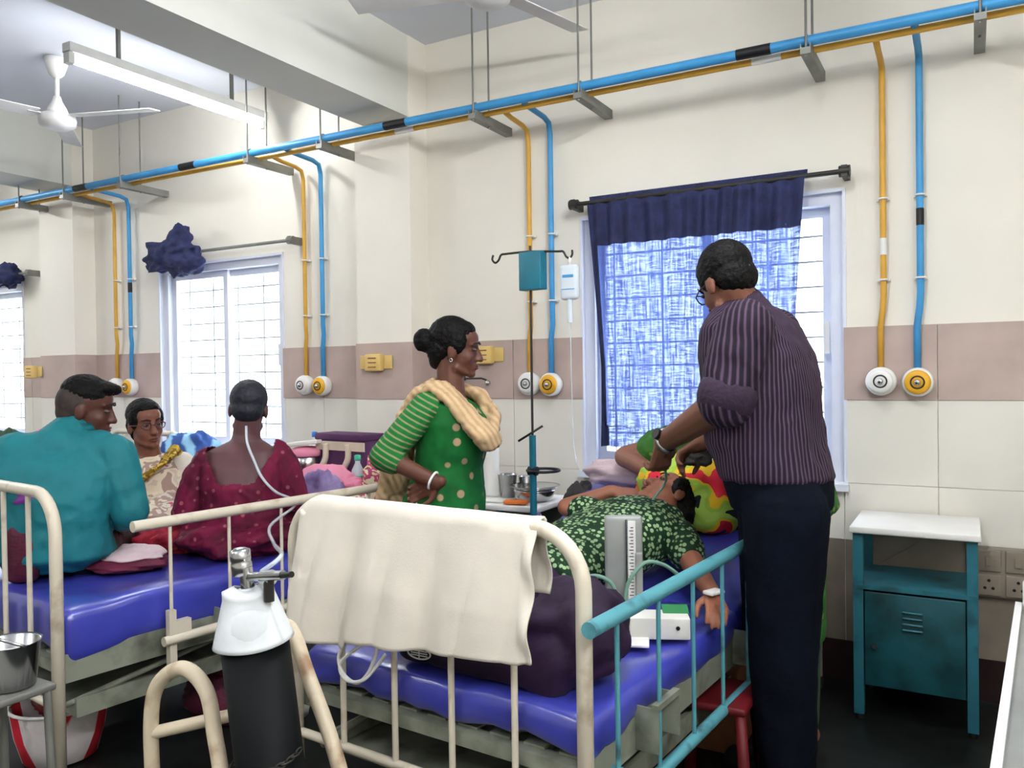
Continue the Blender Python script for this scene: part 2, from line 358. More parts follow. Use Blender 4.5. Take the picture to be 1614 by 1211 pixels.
def smoothpath(P, k=6):
    P = [V(p) for p in P]; out = []
    for i in range(len(P)-1):
        p0, p1, p2, p3 = P[max(0, i-1)], P[i], P[i+1], P[min(len(P)-1, i+2)]
        for j in range(k):
            t = j/k; out.append(.5*((2*p1)+(p2-p0)*t+(2*p0-5*p1+4*p2-p3)*t*t+(3*p1-p0-3*p2+p3)*t**3))
    return out + [P[-1]]

# ------------------------------------------------------------------ room shell
X0, X1, Y0, YW, ZC = -9.0, 1.9, -3.4, 3.8, 3.2
WIN = [(-1.72, -.487), (-4.957, -3.79), (-7.83, -6.62)]; WZ0, WZ1 = .857, 2.12
structure(MB().b2((X0-.2, Y0-.2, -.1), (X1+.2, YW+.2, 0)).build('floor', M['floor']))
structure(MB().b2((X0-.2, Y0-.2, ZC), (X1+.2, YW+.2, ZC+.1)).build('ceiling', M['ceil']))
w = MB(); xs = [X0-.2] + sorted(x for a in WIN for x in a) + [X1+.2]
for i in range(len(xs)-1):
    if i % 2 == 0: w.b2((xs[i], YW, 0), (xs[i+1], YW+.2, ZC))
    else: w.b2((xs[i], YW, 0), (xs[i+1], YW+.2, WZ0)); w.b2((xs[i], YW, WZ1), (xs[i+1], YW+.2, ZC))
wall = structure(w.build('wall_back', M['wall']))
structure(MB().b2((X0-.2, Y0, 0), (X0, YW, ZC)).build('wall_left', M['wall']))
structure(MB().b2((X1, Y0, 0), (X1+.2, YW, ZC)).build('wall_right', M['wall']))
structure(MB().b2((X0-.2, Y0-.2, 0), (X1+.2, Y0, ZC)).build('wall_front', M['wall']))
# tiles, one slab each, on the back wall
TM = {}
def tile(x0, x1, z0, z1, m, name='tile', y=YW, par=wall, t=.008):
    key = (round(x1-x0, 3), round(z1-z0, 3), m, t)
    if key not in TM:
        TM[key] = MB().b2((0, 0, 0), (x1-x0-.003, t, z1-z0-.002)).mesh(name); TM[key].materials.append(M[m])
    o = bpy.data.objects.new(name, TM[key]); COL.objects.link(o); o.parent = par; o.location = (x0, y-t, z0)
cols = []
x = X1
brk = sorted([x for a in WIN for x in a] + [-3.05, -2.671, -6.1, -5.69, X0], reverse=True)
while x > X0+.01:
    nx = x-.405
    for b in brk:
        if b < x-.01: 
            if nx < b+.06: nx = b
            break
    cols.append((nx, x)); x = nx
for a, b in cols:
    mid = (a+b)/2; inw = any(p < mid < q for p, q in WIN)
    if (-3.05 < mid < -2.671) or (-6.1 < mid < -5.69): continue
    tile(a, b, .17, .61, 'dado'); tile(a, b, .61, WZ0, 'tile')
    if not inw: tile(a, b, WZ0, 1.215, 'tile'); tile(a, b, 1.215, 1.53, 'band', t=.011)
structure(MB().b2((X0, YW-.014, 0), (X1, YW, .168)).build('baseboard_back', M['skirt']))
# pillars with their tile jackets, and the beams they carry
for i, (a, b) in enumerate(((-3.05, -2.671), (-6.1, -5.69))):
    p = structure(MB().b2((a, 3.632, 0), (b, YW, ZC)).build('trim_%d' % (i+1), M['wall']))
    MB().b2((a-.006, 3.626, .61), (b+.006, YW, 1.213)).build('tile', M['tile'], p)
    MB().b2((a-.008, 3.624, 1.215), (b+.008, YW, 1.53)).build('tile', M['band'], p)
    MB().b2((a-.006, 3.626, .17), (b+.006, YW, .608)).build('tile', M['dado'], p)
    structure(MB().b2((a+.03 if i else a+.06, Y0, 2.757), (b-.004, 3.64, ZC)).build('trim_%d' % (i+3), M['beam']))

# windows: outer frame, two sliding sashes each with a pane, iron grille outside, marble sill
def window(k, a, b):
    r = thing('window_%d' % k, ((a+b)/2, YW, WZ0), None, None, kind='structure')
    f = MB()
    f.b2((a, YW+.02, WZ0), (a+.055, YW+.12, WZ1)); f.b2((b-.055, YW+.02, WZ0), (b, YW+.12, WZ1)); f.b2((a+.055, YW+.02, WZ1-.05), (b-.055, YW+.12, WZ1)); f.b2((a+.055, YW+.02, WZ0), (b-.055, YW+.12, WZ0+.05))
    f.build('window_frame', M['upvc'], r)
    t = MB(); t.b2((a-.012, YW-.014, WZ0-.03), (b+.012, YW-.002, WZ0)).b2((a-.012, YW-.01, WZ0), (a+.002, YW+.02, WZ1)).b2((b-.002, YW-.01, WZ0), (b+.012, YW+.02, WZ1)).b2((a-.012, YW-.01, WZ1-.002), (b+.012, YW+.02, WZ1+.014)); t.build('architrave', M['upvc'], r)
    MB().b2((a-.02, YW-.05, WZ0-.035), (b+.02, YW+.02, WZ0-.005)).build('window_sill', M['upvc'], r)
    m = (a+b)/2
    for x0, x1, y in ((a+.055, m+.025, .055), (m-.025, b-.055, .085)):
        s = MB(); z0, z1 = WZ0+.05, WZ1-.05; q = .042; yy = YW+y
        s.b2((x0, yy, z0), (x0+q, yy+.026, z1)).b2((x1-q, yy, z0), (x1, yy+.026, z1)).b2((x0+q, yy, z0), (x1-q, yy+.026, z0+q)).b2((x0+q, yy, z1-q), (x1-q, yy+.026, z1))
        so = s.build('sash', M['upvc'], r)
        MB().b2((x0+q, yy+.011, z0+q), (x1-q, yy+.015, z1-q)).build('pane', M['glass'], so)
    MB().b2((b-.085, YW+.035, 1.42), (b-.063, YW+.055, 1.56)).build('latch', M['white'], r)
    for i in range(11):
        z = WZ0+.06+i*.115; MB().b2((a, YW+.15, z), (b, YW+.16, z+.009)).build('grille_bar', M['galv'], r)
    for i in range(5):
        x = a+.1+(b-a-.2)*i/4; MB().b2((x, YW+.16, WZ0), (x+.008, YW+.168, WZ1)).build('grille_bar', M['galv'], r)
for k, (a, b) in enumerate(WIN): window(k+1, a, b)

# curtain rods
def rod(a, b, label, m):
    r = thing('curtain_rod', ((a+b)/2, YW, 2.18), label, 'curtain rod', 'curtain rods')
    MB().cyl((a, 3.71, 2.183), (b, 3.71, 2.183), .011).build('pole', m, r)
    for x in (a+.012, b-.012):
        MB().b2((x-.012, 3.69, 2.16), (x+.012, YW, 2.206)).build('wall_bracket', m, r)
        MB().cyl((x-.022, 3.71, 2.183), (x+.022, 3.71, 2.183), .024).build('end_knob', m, r)
rod(-1.735, -.455, 'dark metal curtain rod carrying the blue curtain', M['iron'])
rod(-4.62, -3.615, 'thin steel curtain rod above the bare window, bunched cloth on its left end', M['galv'])
rod(-7.3, -6.37, 'steel curtain rod at the far left edge of the photo', M['galv'])
# the gauze curtain
def cfn(u, v):
    z = 2.215 - v*1.255
    xl = -1.645 + .055*min(1, v*1.5); xr = -.618 - .045*min(1, v*2)
    x = xl+(xr-xl)*u
    y = 3.69 + (.013+.012*v)*math.sin(u*74+1.3*math.sin(v*3+u*9)) + .012*math.sin(u*23+v*2)
    if v > .9: x += .02*math.sin(u*11); z += .03*math.sin(u*9+1)
    if v < .035: y = 3.71 + (.02 if int(u*160) % 2 else .018)
    return V((x, min(y, 3.735), z))
cu = MB().grid(cfn, 220, 50).build('curtain', M['sheer'], None, (-1.13, 3.7, 2.18)); tag(cu, 'sheer navy blue curtain glowing in front of the right window', 'curtain')
hm = MB().grid(lambda u, v: cfn(u, v*.2)+V((0, -.006, 0)), 220, 10).build('hem', M['navy'], cu); sh_ = MB().grid(lambda u, v: cfn(u*.04, .18+v*.82)+V((0, -.005, 0)), 12, 40).build('side_hem', M['navy'], cu); hm['label'] = 'dark double thickness heading of the curtain'
tag(MB().lump((-4.66, 3.68, 2.17), (.25, .085, .11), .55, 2.6, 3).lump((-4.6, 3.68, 2.27), (.1, .06, .1), .4, 2, 5).lump((-4.5, 3.67, 2.1), (.13, .07, .07), .4, 2, 8).fuse('bunched_curtain', M['navy'], None, (-4.65, 3.7, 2.1), .012, 1), 'dark navy curtain bunched up on the left end of its rod', 'curtain')
tag(MB().lump((-6.62, 3.68, 2.17), (.14, .08, .08), .5, 2.6, 11).build('bunched_curtain', M['navy'], None, (-6.6, 3.7, 2.1)), 'dark cloth bunched on the rod at the far left edge', 'curtain')

# gas pipes below the ceiling
g = thing('gas_pipe', (-3, 3.45, 2.66), 'long sky blue gas pipe with black markers running along the wall', 'pipe')
MB().cyl((X0, 3.45, 2.66), (X1, 3.45, 2.66), .021, n=16).build('pipe_run', M['blue'], g)
for x in (-.78, -2.62, -4.22, -5.3): MB().cyl((x-.07, 3.45, 2.66), (x+.07, 3.45, 2.66), .0225, n=16).build('marker_band', M['black'], g)
g = thing('gas_pipe', (-3, 3.5, 2.63), 'long yellow gas pipe running just behind the blue one', 'pipe')
MB().cyl((X0, 3.505, 2.64), (X1, 3.505, 2.64), .014, n=14).build('pipe_run', M['yel'], g)
for x in (-.74, -2.6): MB().cyl((x-.06, 3.505, 2.64), (x+.06, 3.505, 2.64), .0155, n=14).build('marker_band', M['white'], g)
br = [(.03, 'rightmost pipe hanger, near the top right corner'), (-.57, 'pipe hanger above the right end of the blue curtain'), (-1.56, 'pipe hanger just right of the drops behind the drip stand'), (-2.127, 'pipe hanger just right of the near pillar'), (-3.116, 'pipe hanger just left of the near pillar'), (-3.68, 'pipe hanger below the tip of the lit tube light'), (-4.844, 'pipe hanger above the bunched dark curtain'), (-5.464, 'pipe hanger beside the far pillar'), (-5.997, 'pipe hanger at the far left end of the pipes')]
h0 = None
for x, lb in br:
    if h0 is None:
        h0 = thing('pipe_hanger', (x, 3.45, 2.63), lb, 'pipe hanger', 'pipe hangers')
        MB().b2((x-.02, 3.41, 2.598), (x+.02, YW-.02, 2.624)).b2((x-.02, 3.41, 2.624), (x-.016, YW-.02, 2.64)).b2((x+.016, 3.41, 2.624), (x+.02, YW-.02, 2.64)).build('channel', M['galv'], h0)
        for y in (3.425, 3.575): MB().cyl((x, y, 2.59), (x, y, ZC), .005, n=8).build('hanger_rod', M['galv'], h0)
        MB().tube(arc((x, 3.45, 2.66), (0, 1, 0), (0, 0, 1), .024, -math.pi/2-1.2, math.pi*1.1, 14), .004, 6).build('clamp', M['galv'], h0)
    else:
        h = copy_tree(h0); h.location = (x, 3.45, 2.63); h['label'] = lb
# drops down the wall, with an outlet at the foot of each
def drop(x, zc, m, ymain, zmain, r, label, marks):
    d = thing('pipe_drop', (x, YW, 1.34), label, 'pipe', 'pipe drops')
    P = [(x-.0, ymain+.01, zmain), (x, ymain+.08, zmain-.012), (x, 3.7, zmain-.02), (x, 3.75, zmain-.035), (x, 3.765, zmain-.09), (x, 3.765, 2.2), (x, 3.765, 1.66), (x-.004, 3.775, 1.6), (x-.014, 3.775, 1.52), (x-.014, 3.775, 1.33)]
    MB().tube(P, r, 12).build('pipe', m, d)
    for z in (2.06, 1.72): MB().tube(arc((x, 3.765, z), (1, 0, 0), (0, 1, 0), r+.003, 0, 2*math.pi, 14)[:-1], .0045, 6, True).box((x, 3.788, z), (.05, .02, .01)).build('clip', M['white'], d)
    for z, mm in marks: MB().cyl((x, 3.765, z-.035), (x, 3.765, z+.035), r+.0012).build('marker_band', M[mm], d)
def outlet(x, z, ring, label):
    o = thing('gas_outlet', (x, YW, z), label, 'gas outlet', 'gas outlets')
    R = Rx(90)
    MB().lathe((x, YW-.008, z), [(.03, 0), (.056, .002), (.06, .015), (.06, .045), (.056, .055), (.05, .06)], 28, R).build('housing', M['white'], o)
    f = MB().lathe((x, YW-.06, z), [(.02, 0), (.049, .004), (.05, .012), (.042, .02), (.03, .022)], 28, R).build('face_ring', ring, o)
    MB().lathe((x, YW-.08, z), [(.028, 0), (.028, .004), (.024, .006), (.02, -.001)], 24, R).build('socket_rim', M['iron'], f)
    MB().lathe((x, YW-.08, z), [(.012, 0), (.012, .014), (.006, .018)], 16, R).build('nozzle', M['steel'], f)
for i, (a, b, where) in enumerate(((-.325, -.186, 'on the wall right of the curtained window'), (-2.004, -1.878, 'on the wall behind the drip stand'), (-3.57, -3.43, 'on the wall right of the bare window'), (-5.405, -5.241, 'on the wall left of the bare window'))):
    drop(a, 1.3, M['yel'], 3.505, 2.64, .0125, 'yellow pipe dropping ' + where, ([(1.86, 'white')] if i == 0 else []))
    drop(b, 1.3, M['blue'], 3.45, 2.66, .014, 'sky blue pipe dropping ' + where, ([(1.97, 'black')] if i == 0 else [(2.0, 'black')] if i == 3 else []))
    outlet(a-.012, 1.295, M['white'], 'all white gas outlet ' + where); outlet(b-.012, 1.29, M['outy'], 'yellow faced gas outlet ' + where)

# tube lights
def tubelight(x, y, z, L, label, lit=True, ax='y'):
    t = thing('tube_light', (x, y+L/2, z), label, 'tube light', 'tube lights')
    def P(u, dx, dz): return (x+dx, y+u, z+dz) if ax == 'y' else (x+u, y+dx, z+dz)
    c = [MB() for _ in range(3)]
    lo = P(0, -.03, .03); hi = P(L, .03, .075); c[0].b2([min(a, b) for a, b in zip(lo, hi)], [max(a, b) for a, b in zip(lo, hi)]); c[0].build('batten', M['white'], t)
    MB().cyl(P(.03, 0, 0), P(L-.03, 0, 0), .017, n=12).build('fluorescent_tube', TL, t)
    for u in (0, L-.03):
        lo = P(u, -.022, -.022); hi = P(u+.03, .022, .035); MB().b2([min(a, b) for a, b in zip(lo, hi)], [max(a, b) for a, b in zip(lo, hi)]).build('lamp_holder', M['white'], t)
    for u in (L*.22, L*.8):
        p = P(u, 0, .075); MB().cyl(p, (p[0], p[1], ZC), .012, n=8).build('drop_rod', M['galv'], t)
        MB().tube(smoothpath([(p[0], p[1], ZC-.02), (p[0]+.05, p[1]+.02, ZC-.05), (p[0]+.09, p[1]+.03, ZC-.03)]), .004, 6).build('hook_wire', M['galv'], t)
TL = mat_emit('lit_tube', (250, 252, 255), TUBE)
tubelight(-3.75, 2.38, 2.88, 1.25, 'lit white tube light hanging between the beams at upper left')
TL = mat_emit('boosted_tube', (250, 252, 255), TUBE2)  # out-of-view tubes emit more than the visible one, to brighten the room
for x, y, n in ((-.55, 1.3, 'lit tube light overhead, over the foot of the near bed'), (-1.9, -1.6, 'unseen fill tube light added behind the viewer'), (.7, -1.2, 'unseen fill tube light added behind the viewer on the right'), (-4.2, -1.4, 'unseen fill tube light added on the left, behind the viewer'), (-6.9, 1.6, 'unseen fill tube light added beyond the far beam'), (1.2, -.1, 'unseen fill tube light added by the right wall')):  # all but the first are unseen fill lamps, added to light the room
    tubelight(x, y, 2.88, 1.25, n)

# ceiling fans
def fan(x, y, z, label, a0):
    f = thing('ceiling_fan', (x, y, ZC), label, 'ceiling fan', 'ceiling fans')
    MB().lathe((x, y, z), [(.02, -.045), (.06, -.04), (.095, -.02), (.1, .01), (.092, .035), (.05, .045), (.04, .06)], 28).build('motor', M['white'], f)
    MB().lathe((x, y, z+.045), [(.06, 0), (.05, .03), (.028, .07), (.02, .1)], 20).build('motor_cup', M['white'], f)
    MB().cyl((x, y, z+.1), (x, y, ZC-.02), .013, n=10).build('down_rod', M['white'], f)
    MB().lathe((x, y, ZC-.12), [(.02, 0), (.04, .02), (.058, .07), (.062, .11)], 20).build('canopy', M['white'], f)
    for k in range(3):
        a = a0+k*120; R = Rz(a) @ Rx(10)
        MB().rbox(V((x, y, z+.03)) + Rz(a) @ V((.36, 0, 0)), (.5, .11, .006), .003, R).box(V((x, y, z+.03)) + Rz(a) @ V((.11, 0, 0)), (.1, .03, .008), Rz(a)).build('blade', M['white'], f)
fan(-4.57, 2.84, 2.83, 'white ceiling fan at upper left beside the lit tube light', 20)
fan(-1.76, 2.96, 2.93, 'white ceiling fan hub at the top edge of the photo', 75)

# wall fittings
def socket(x, y, z, label, w=.11):
    s = thing('socket_box', (x, y, z), label, 'socket box', 'taped socket boxes')
    MB().rbox((x, y-.02, z), (w, .04, .095), .008).build('box', M['tape'], s)
    MB().rbox((x, y-.004, z+.002), (w*2.05, .006, .075), .002).build('tape_strip', M['tape'], s)
    for k in range(3): MB().box((x, y-.041, z-.025+k*.025), (w*.5, .003, .006)).build('slot', M['carton'], s)
socket(-2.91, 3.622, 1.42, 'yellowed taped socket box on the near pillar, left of the woman in green'); socket(-2.295, 3.79, 1.45, 'yellowed taped socket box behind the face of the woman in green'); socket(-6.19, 3.62, 1.41, 'yellowed taped socket box on the far pillar')
hk = thing('wall_hook', (-2.35, 3.79, 1.31), 'thin dark wall hook beside the chin of the woman in green', 'hook')
MB().tube([(-2.43, 3.75, 1.325), (-2.3, 3.75, 1.325), (-2.27, 3.75, 1.315)], .005, 8).build('rod', M['iron'], hk); MB().ell((-2.262, 3.75, 1.3), .016).build('knob', M['steel'], hk); MB().b2((-2.44, 3.75, 1.315), (-2.425, YW-.011, 1.335)).build('wall_plate', M['iron'], hk)
sb = thing('switch_board', (.1, YW, .53), 'grey switch board low on the wall right of the locker', 'switch board')
MB().rbox((.105, YW-.025, .53), (.2, .034, .2), .006).build('back_box', M['dado'], sb)
for dx in (-.055, .045):
    for dz in (-.048, .048):
        p = MB().rbox((.105+dx, YW-.045, .53+dz), (.085, .012, .085), .004).build('module_plate', M['dado'], sb)
        if dz > 0: MB().box((.105+dx, YW-.053, .53+dz), (.02, .01, .035)).build('switch', M['dado'], p)
        else:
            for q in ((0, .018), (-.014, -.012), (.014, -.012)): MB().cyl((.105+dx+q[0], YW-.05, .53+dz+q[1]), (.105+dx+q[0], YW-.0525, .53+dz+q[1]), .006, n=10).build('socket_hole', M['black'], p)

# ------------------------------------------------------------------ beds
BW, BL, MT = .95, 2.0, .57
def bed(label, railm, ang, loc, head=.0, hz=1.0, mt=.57, rail=(-.06, 1.2, .80, .35), nb=6, extra=True, group='hospital beds'):
    b = bpy.data.objects.new('hospital_bed', None); COL.objects.link(b); tag(b, label, 'bed', group); INV[b] = Matrix.Identity(4)
    def endframe(nm, y, zt):
        r = .13
        P = [(0, y, .02), (0, y, zt-r)] + arc((-r, y, zt-r), (1, 0, 0), (0, 0, 1), r, 0, math.pi/2, 8)[1:] + arc((-BW+r, y, zt-r), (1, 0, 0), (0, 0, 1), r, math.pi/2, math.pi, 8) + [(-BW, y, .02)]
        f = MB().tube(P, .019, 14).build(nm, M['cream'], b)
        MB().cyl((-BW, y, .33), (0, y, .33), .013).build('cross_tube', M['cream'], f)
        for k in range(1, 5): MB().cyl((-BW*k/5, y, .33), (-BW*k/5, y, zt), .0085, n=10).build('upright_bar', M['cream'], f)
        for x in (0, -BW): MB().cyl((x, y, 0), (x, y, .05), .024, n=12).build('rubber_foot', M['black'], f)
    endframe('footboard', 0, .995); endframe('headboard', BL, hz)
    for x in (-.012, -BW+.012):
        s = MB().b2((x-.006, .02, .40), (x+.006, BL-.02, .49)).b2((x-.03 if x > -.5 else x, .02, .40), (x if x > -.5 else x+.03, BL-.02, .406)).build('side_angle', M['grey'], b)
    for y in (.04, .68, 1.33, 1.96): MB().b2((-BW+.02, y-.02, .42), (-.02, y+.02, .455)).build('cross_member', M['grey'], b)
    n = MB()
    for k in range(9): n.b2((-BW+.05+k*.1, .05, .456), (-BW+.11+k*.1, BL-.05, .462))
    n.build('bed_slats', M['grey'], b)
    MB().b2((-BW+.06, .08, .26), (-.06, 1.1, .275)).b2((-BW+.06, .08, .275), (-BW+.075, 1.1, .32)).b2((-.075, .08, .275), (-.06, 1.1, .32)).build('under_tray', M['grey'], b)
    for x in (-.08, -BW+.08): MB().tube([(x, .02, .3), (x, .9, .42)], .01, 8).build('brace', M['grey'], b)
    cr = MB().cyl((-.3, -.03, .3), (-.3, .5, .32), .01).build('crank_shaft', M['grey'], b); MB().tube([(-.3, -.03, .3), (-.3, -.06, .3), (-.3, -.06, .22), (-.3, -.12, .22)], .008, 8).build('crank_handle', M['grey'], cr)
    # mattress: flat foot section and a raised head section
    hy = 1.0
    def wob(q):
        a = .010*noise.noise(V((q.x*5, q.y*4, 1))) + .012*noise.noise(V((q.x*14+4, q.y*5, 2))) + .006*noise.noise(V((q.x*4+q.y*9, q.y*3, 8)))
        return V((q.x + .012*noise.noise(V((q.y*6, q.z*9, 3))), q.y, q.z + (a if q.z > 0 else 2.2*a)))
    MB().rbox((-BW/2, .03+hy/2, (mt+.465)/2), (BW+.0, hy+.02, mt-.465), .035, None, wob).build('mattress', M['rexine'], b)
    a = math.radians(head); R = Rx(head); L = BL-hy-.06
    c = V((-BW/2, hy+.02, .465)) + R @ V((0, L/2, (mt-.465)/2))
    MB().rbox(c, (BW, L+.02, mt-.465), .035, R, wob).build('mattress', M['rexine'], b)
    if head: MB().box(V((-BW/2, hy+.02, .462)) + R @ V((0, L/2, 0)), (BW-.08, L, .012), R).build('backrest_panel', M['grey'], b)
    # let-down side rail
    y0, y1, zt, zb = rail; X = .045
    tu = MB().cyl((X, y0, zt), (X, y1, zt), .0185, n=14).build('side_rail', railm, b)
    MB().cyl((X, y0+.1, zb), (X, y1+.06, zb), .0165, n=14).build('bottom_tube', railm, tu)
    for k in range(nb):
        y = y0+.13 + (y1-y0-.14)*k/(nb-1); MB().cyl((X, y, zb), (X, y, zt), .0062, n=8).build('rail_bar', railm, tu)
    MB().b2((X-.02, y0+.12, zb-.12), (X+.005, y0+.145, zb+.10)).b2((X-.02, y0+.145, zb-.01), (X+.005, y0+.2, zb+.06)).build('rail_lever', railm, b)
    for y in (y0+.35, y1-.2): MB().b2((-.006, y-.03, .41), (X+.012, y-.024, .52)).b2((-.006, y+.1, .41), (X+.012, y+.106, .52)).b2((X-.006, y-.03, .515), (X+.012, y+.106, .53)).build('rail_bracket', M['grey'], b)
    b.location = loc; b.rotation_euler = (0, 0, math.radians(ang)); INV[b] = (Matrix.Translation(V(loc)) @ Matrix.Rotation(math.radians(ang), 4, 'Z')).inverted()
    return b
nearbed = bed('near hospital bed with teal side rail, cream footboard and blue mattress, green patient on it', M['tealp'], -5, (-.755, 1.65, 0), 20, .72)
leftbed = bed('hospital bed at left with cream side rail, man in teal shirt sitting on it', M['cream'], -8, (-2.47, 1.5, 0), 10, .98, .63, (.22, 1.72, .865, .46), 7)
farbed = copy_tree(leftbed); farbed.location = (-4.75, 1.6, 0); farbed['label'] = 'farthest bed at the left edge, hidden behind the man in teal'
def NB(x, y, z): return Rz(-5) @ V((x, y, 0)) + V((-.755, 1.65, z))
def LB(x, y, z): return Rz(-8) @ V((x, y, 0)) + V((-2.47, 1.5, z))

# towel over the near footboard
def tow(u, v):
    x = -.905 + .795*u - .035*(1-u)*0
    lf = .335 + .012*math.sin(u*5) + (.03*(1-u) if u < .3 else 0) - .02*u      # length of the front fall
    t = v*(.16+.045+lf); R = .0225
    f = max(0, (t-.22)/lf) if lf else 0
    if t < .16: y, z = R+.012*math.sin(u*14), .995 - (.16-t)
    elif t < .205:
        a = (t-.16)/.045*math.pi; y, z = R*math.cos(a), .995 + R*math.sin(a)
    else:
        q = t-.205; y = -R - .004 - q*.06 - (.024*abs(math.sin(u*8.5+.6+q*1.5)) + .012*abs(math.sin(u*19+q*5)))*min(1, q*5) - .012*math.sin(u*31+q*14)*min(1, q*3)*.5; z = .995 - q
        x += (-.018+.03*u)*min(1, q*2.2)*math.sin(q*5+u*2)
    # follows the bent corner of the footboard on the left
    if x < -.82:
        d = -.82-x; z -= d*d*3.6; x += d*.18
    if u > .97: y += .012*math.sin(t*40)
    return NB(x, y, z-.0)
tw = solid(MB().grid(tow, 90, 60).build('towel', M['towel'], None, NB(-.5, 0, .99)), .006); tag(tw, 'unbleached white towel draped over the near bed footboard', 'towel')
tl = solid(MB().grid(lambda u, v: NB(-.885-.055*v+.05*u, -.03-.03*math.sin(u*3)*v, .98-.10*(1-u)*0-.30*v-.02*u), 8, 20).build('fold', M['towel'], tw), .006)

# dark purple bag at the foot of the near bed
bgp = thing('travel_bag', NB(-.3, .25, MT), 'dark purple soft bag lying across the foot of the near bed', 'bag')
def bagw(q): return V((q.x, q.y, q.z*(1+.35*(q.x > .12)*min(1, (q.x-.12)*6)) )) + V((.02*noise.noise(q*6), .02*noise.noise(q*6+V((3, 1, 1))), (.05*noise.noise(q*5+V((1, 8, 1))) if q.z > 0 else 0)))
MB().rbox(NB(-.36, .17, MT+.085), (.52, .25, .16), .05, Rz(-3), bagw).lump(NB(-.15, .22, MT+.12), (.13, .15, .13), .25, 2, 4, None, MT+.01).fuse('bag_body', M['purple'], bgp, vox=.012, sm=2, crease=.004, cs=.09)
MB().tube(smoothpath([NB(-.6, .09, MT+.12), NB(-.5, .05, MT+.17), NB(-.35, .05, MT+.16), NB(-.22, .08, MT+.14)]), .009, 8).build('handle', M['purple'], bgp)
lg = MB(); c = NB(-.51, .035, MT+.055)
lg.tube([c + V((.036*math.cos(t), -.006, .015*math.sin(t))) for t in [i*2*math.pi/24 for i in range(24)]], .0022, 6, True)
for k in (-1, 0, 1): lg.cyl(c+V((-.026, -.006, k*.006)), c+V((.026, -.006, k*.006)), .0016, n=6)
lg.cyl(c+V((0, -.006, -.014)), c+V((0, -.006, .014)), .0016, n=6)
lg.build('oval_emblem', M['white'], bgp)
# coil of white drip tube
tag(MB().tube(smoothpath([V((-1.36, 1.73, .64)), V((-1.40, 1.70, .655)), V((-1.46, 1.695, .645)), V((-1.49, 1.676, .60)), V((-1.475, 1.672, .555)), V((-1.43, 1.672, .535)), V((-1.39, 1.672, .565)), V((-1.365, 1.676, .62)), V((-1.38, 1.695, .65)), V((-1.43, 1.676, .625)), V((-1.485, 1.674, .575)), V((-1.46, 1.668, .54)), V((-1.40, 1.669, .55)), V((-1.35, 1.70, .615))], 8), .005, 8).build('coiled_tube', M['white'], None, (-1.4, 1.7, MT)), 'white plastic tube coiled at the foot of the near bed', 'tube')

# blood pressure apparatus on the near bed
B0 = V((-.93, 2.33, MT+.012)); bp = thing('blood_pressure_meter', B0, 'grey upright mercury blood pressure gauge standing on the near bed', 'blood pressure meter')
Rb = Rz(25)
def BPp(x, y, z): return B0 + Rb @ V((x, y, z))
MB().rbox(BPp(0, .01, .34-.17), (.115, .03, .32), .012, Rb).build('case_lid', M['bpgrey'], bp)
MB().rbox(BPp(.0, -.0, .025), (.13, .1, .045), .008, Rb).build('case_base', M['offw'], bp)
gp = MB().box(BPp(.02, -.008, .185), (.03, .006, .26), Rb).build('scale_plate', M['white'], bp)
t_ = MB()
for k in range(24): t_.box(BPp(.024 if k % 2 else .022, -.012, .07+k*.0098), (.008 if k % 2 else .013, .001, .0022), Rb)
t_.build('graduations', M['black'], gp)
MB().cyl(BPp(.008, -.013, .05), BPp(.008, -.013, .32), .004, n=8).build('mercury_tube', M['steel'], bp)
MB().rbox(BPp(.044, -.012, .12), (.022, .02, .2), .004, Rb).build('tube_guard', M['bpgrey'], bp)
MB().cyl(BPp(-.03, -.02, .05), BPp(-.03, -.02, .09), .016).build('valve', M['steel'], bp)
hz = MB().tube(smoothpath([BPp(.0, -.03, .06), BPp(.01, -.03, .13), BPp(.06, -.02, .19), BPp(.12, 0, .18), BPp(.17, .02, .14)]), .006, 8).tube(smoothpath([BPp(-.02, -.03, .06), BPp(-.04, -.03, .13), BPp(-.1, -.02, .15), BPp(-.18, 0, .1)]), .006, 8).build('rubber_hose', M['tubeg'], bp)
# carton with a green top
B1 = V((-.80, 2.27, MT+.012)); cb = thing('medicine_carton', B1, 'white carton with a green flap lying beside the blood pressure gauge', 'carton')
MB().rbox(B1+V((0, 0, .032)), (.17, .09, .062), .004, Rz(24)).build('box', M['offw'], cb)
MB().box(B1+Rz(24) @ V((.05, .03, .066)), (.075, .06, .005), Rz(24) @ Rx(12)).build('flap', M['green'], cb); MB().cyl(B1+Rz(24) @ V((.05, -.0455, .035)), B1+Rz(24) @ V((.05, -.047, .035)), .006).build('round_mark', M['black'], cb)
tag(MB().rbox(B1+V((-.1, -.1, .004)), (.2, .12, .008), .003, Rz(20)).build('paper_sheet', M['white'], None, B1), 'white paper lying on the blue mattress in front of the carton', 'paper')
# printed pillow, blue-white cloth behind the backrest
pw = tag(MB().lump(V((-.95, 3.17, .86)), (.24, .15, .15), .16, 1.6, 2, Rx(20) @ Ry(12), n=40, m=26).build('pillow', M['pillow'], None, (-.95, 3.17, .75)), 'pillow printed in red, green and yellow under the head of the patient', 'pillow')
tag(MB().lump((-1.33, 3.4, .90), (.2, .09, .07), .3, 2, 6, flat=.83).build('folded_cloth', M['palep'], None, (-1.3, 3.4, .83)), 'pale pink cloth folded at the top of the near bed', 'cloth')
tag(MB().lump((-1.17, 3.22, .865), (.06, .05, .04), .3, 2, 7).build('small_cloth', M['orange'], None, (-1.17, 3.22, .8)), 'small orange cloth beside the face of the patient', 'cloth')

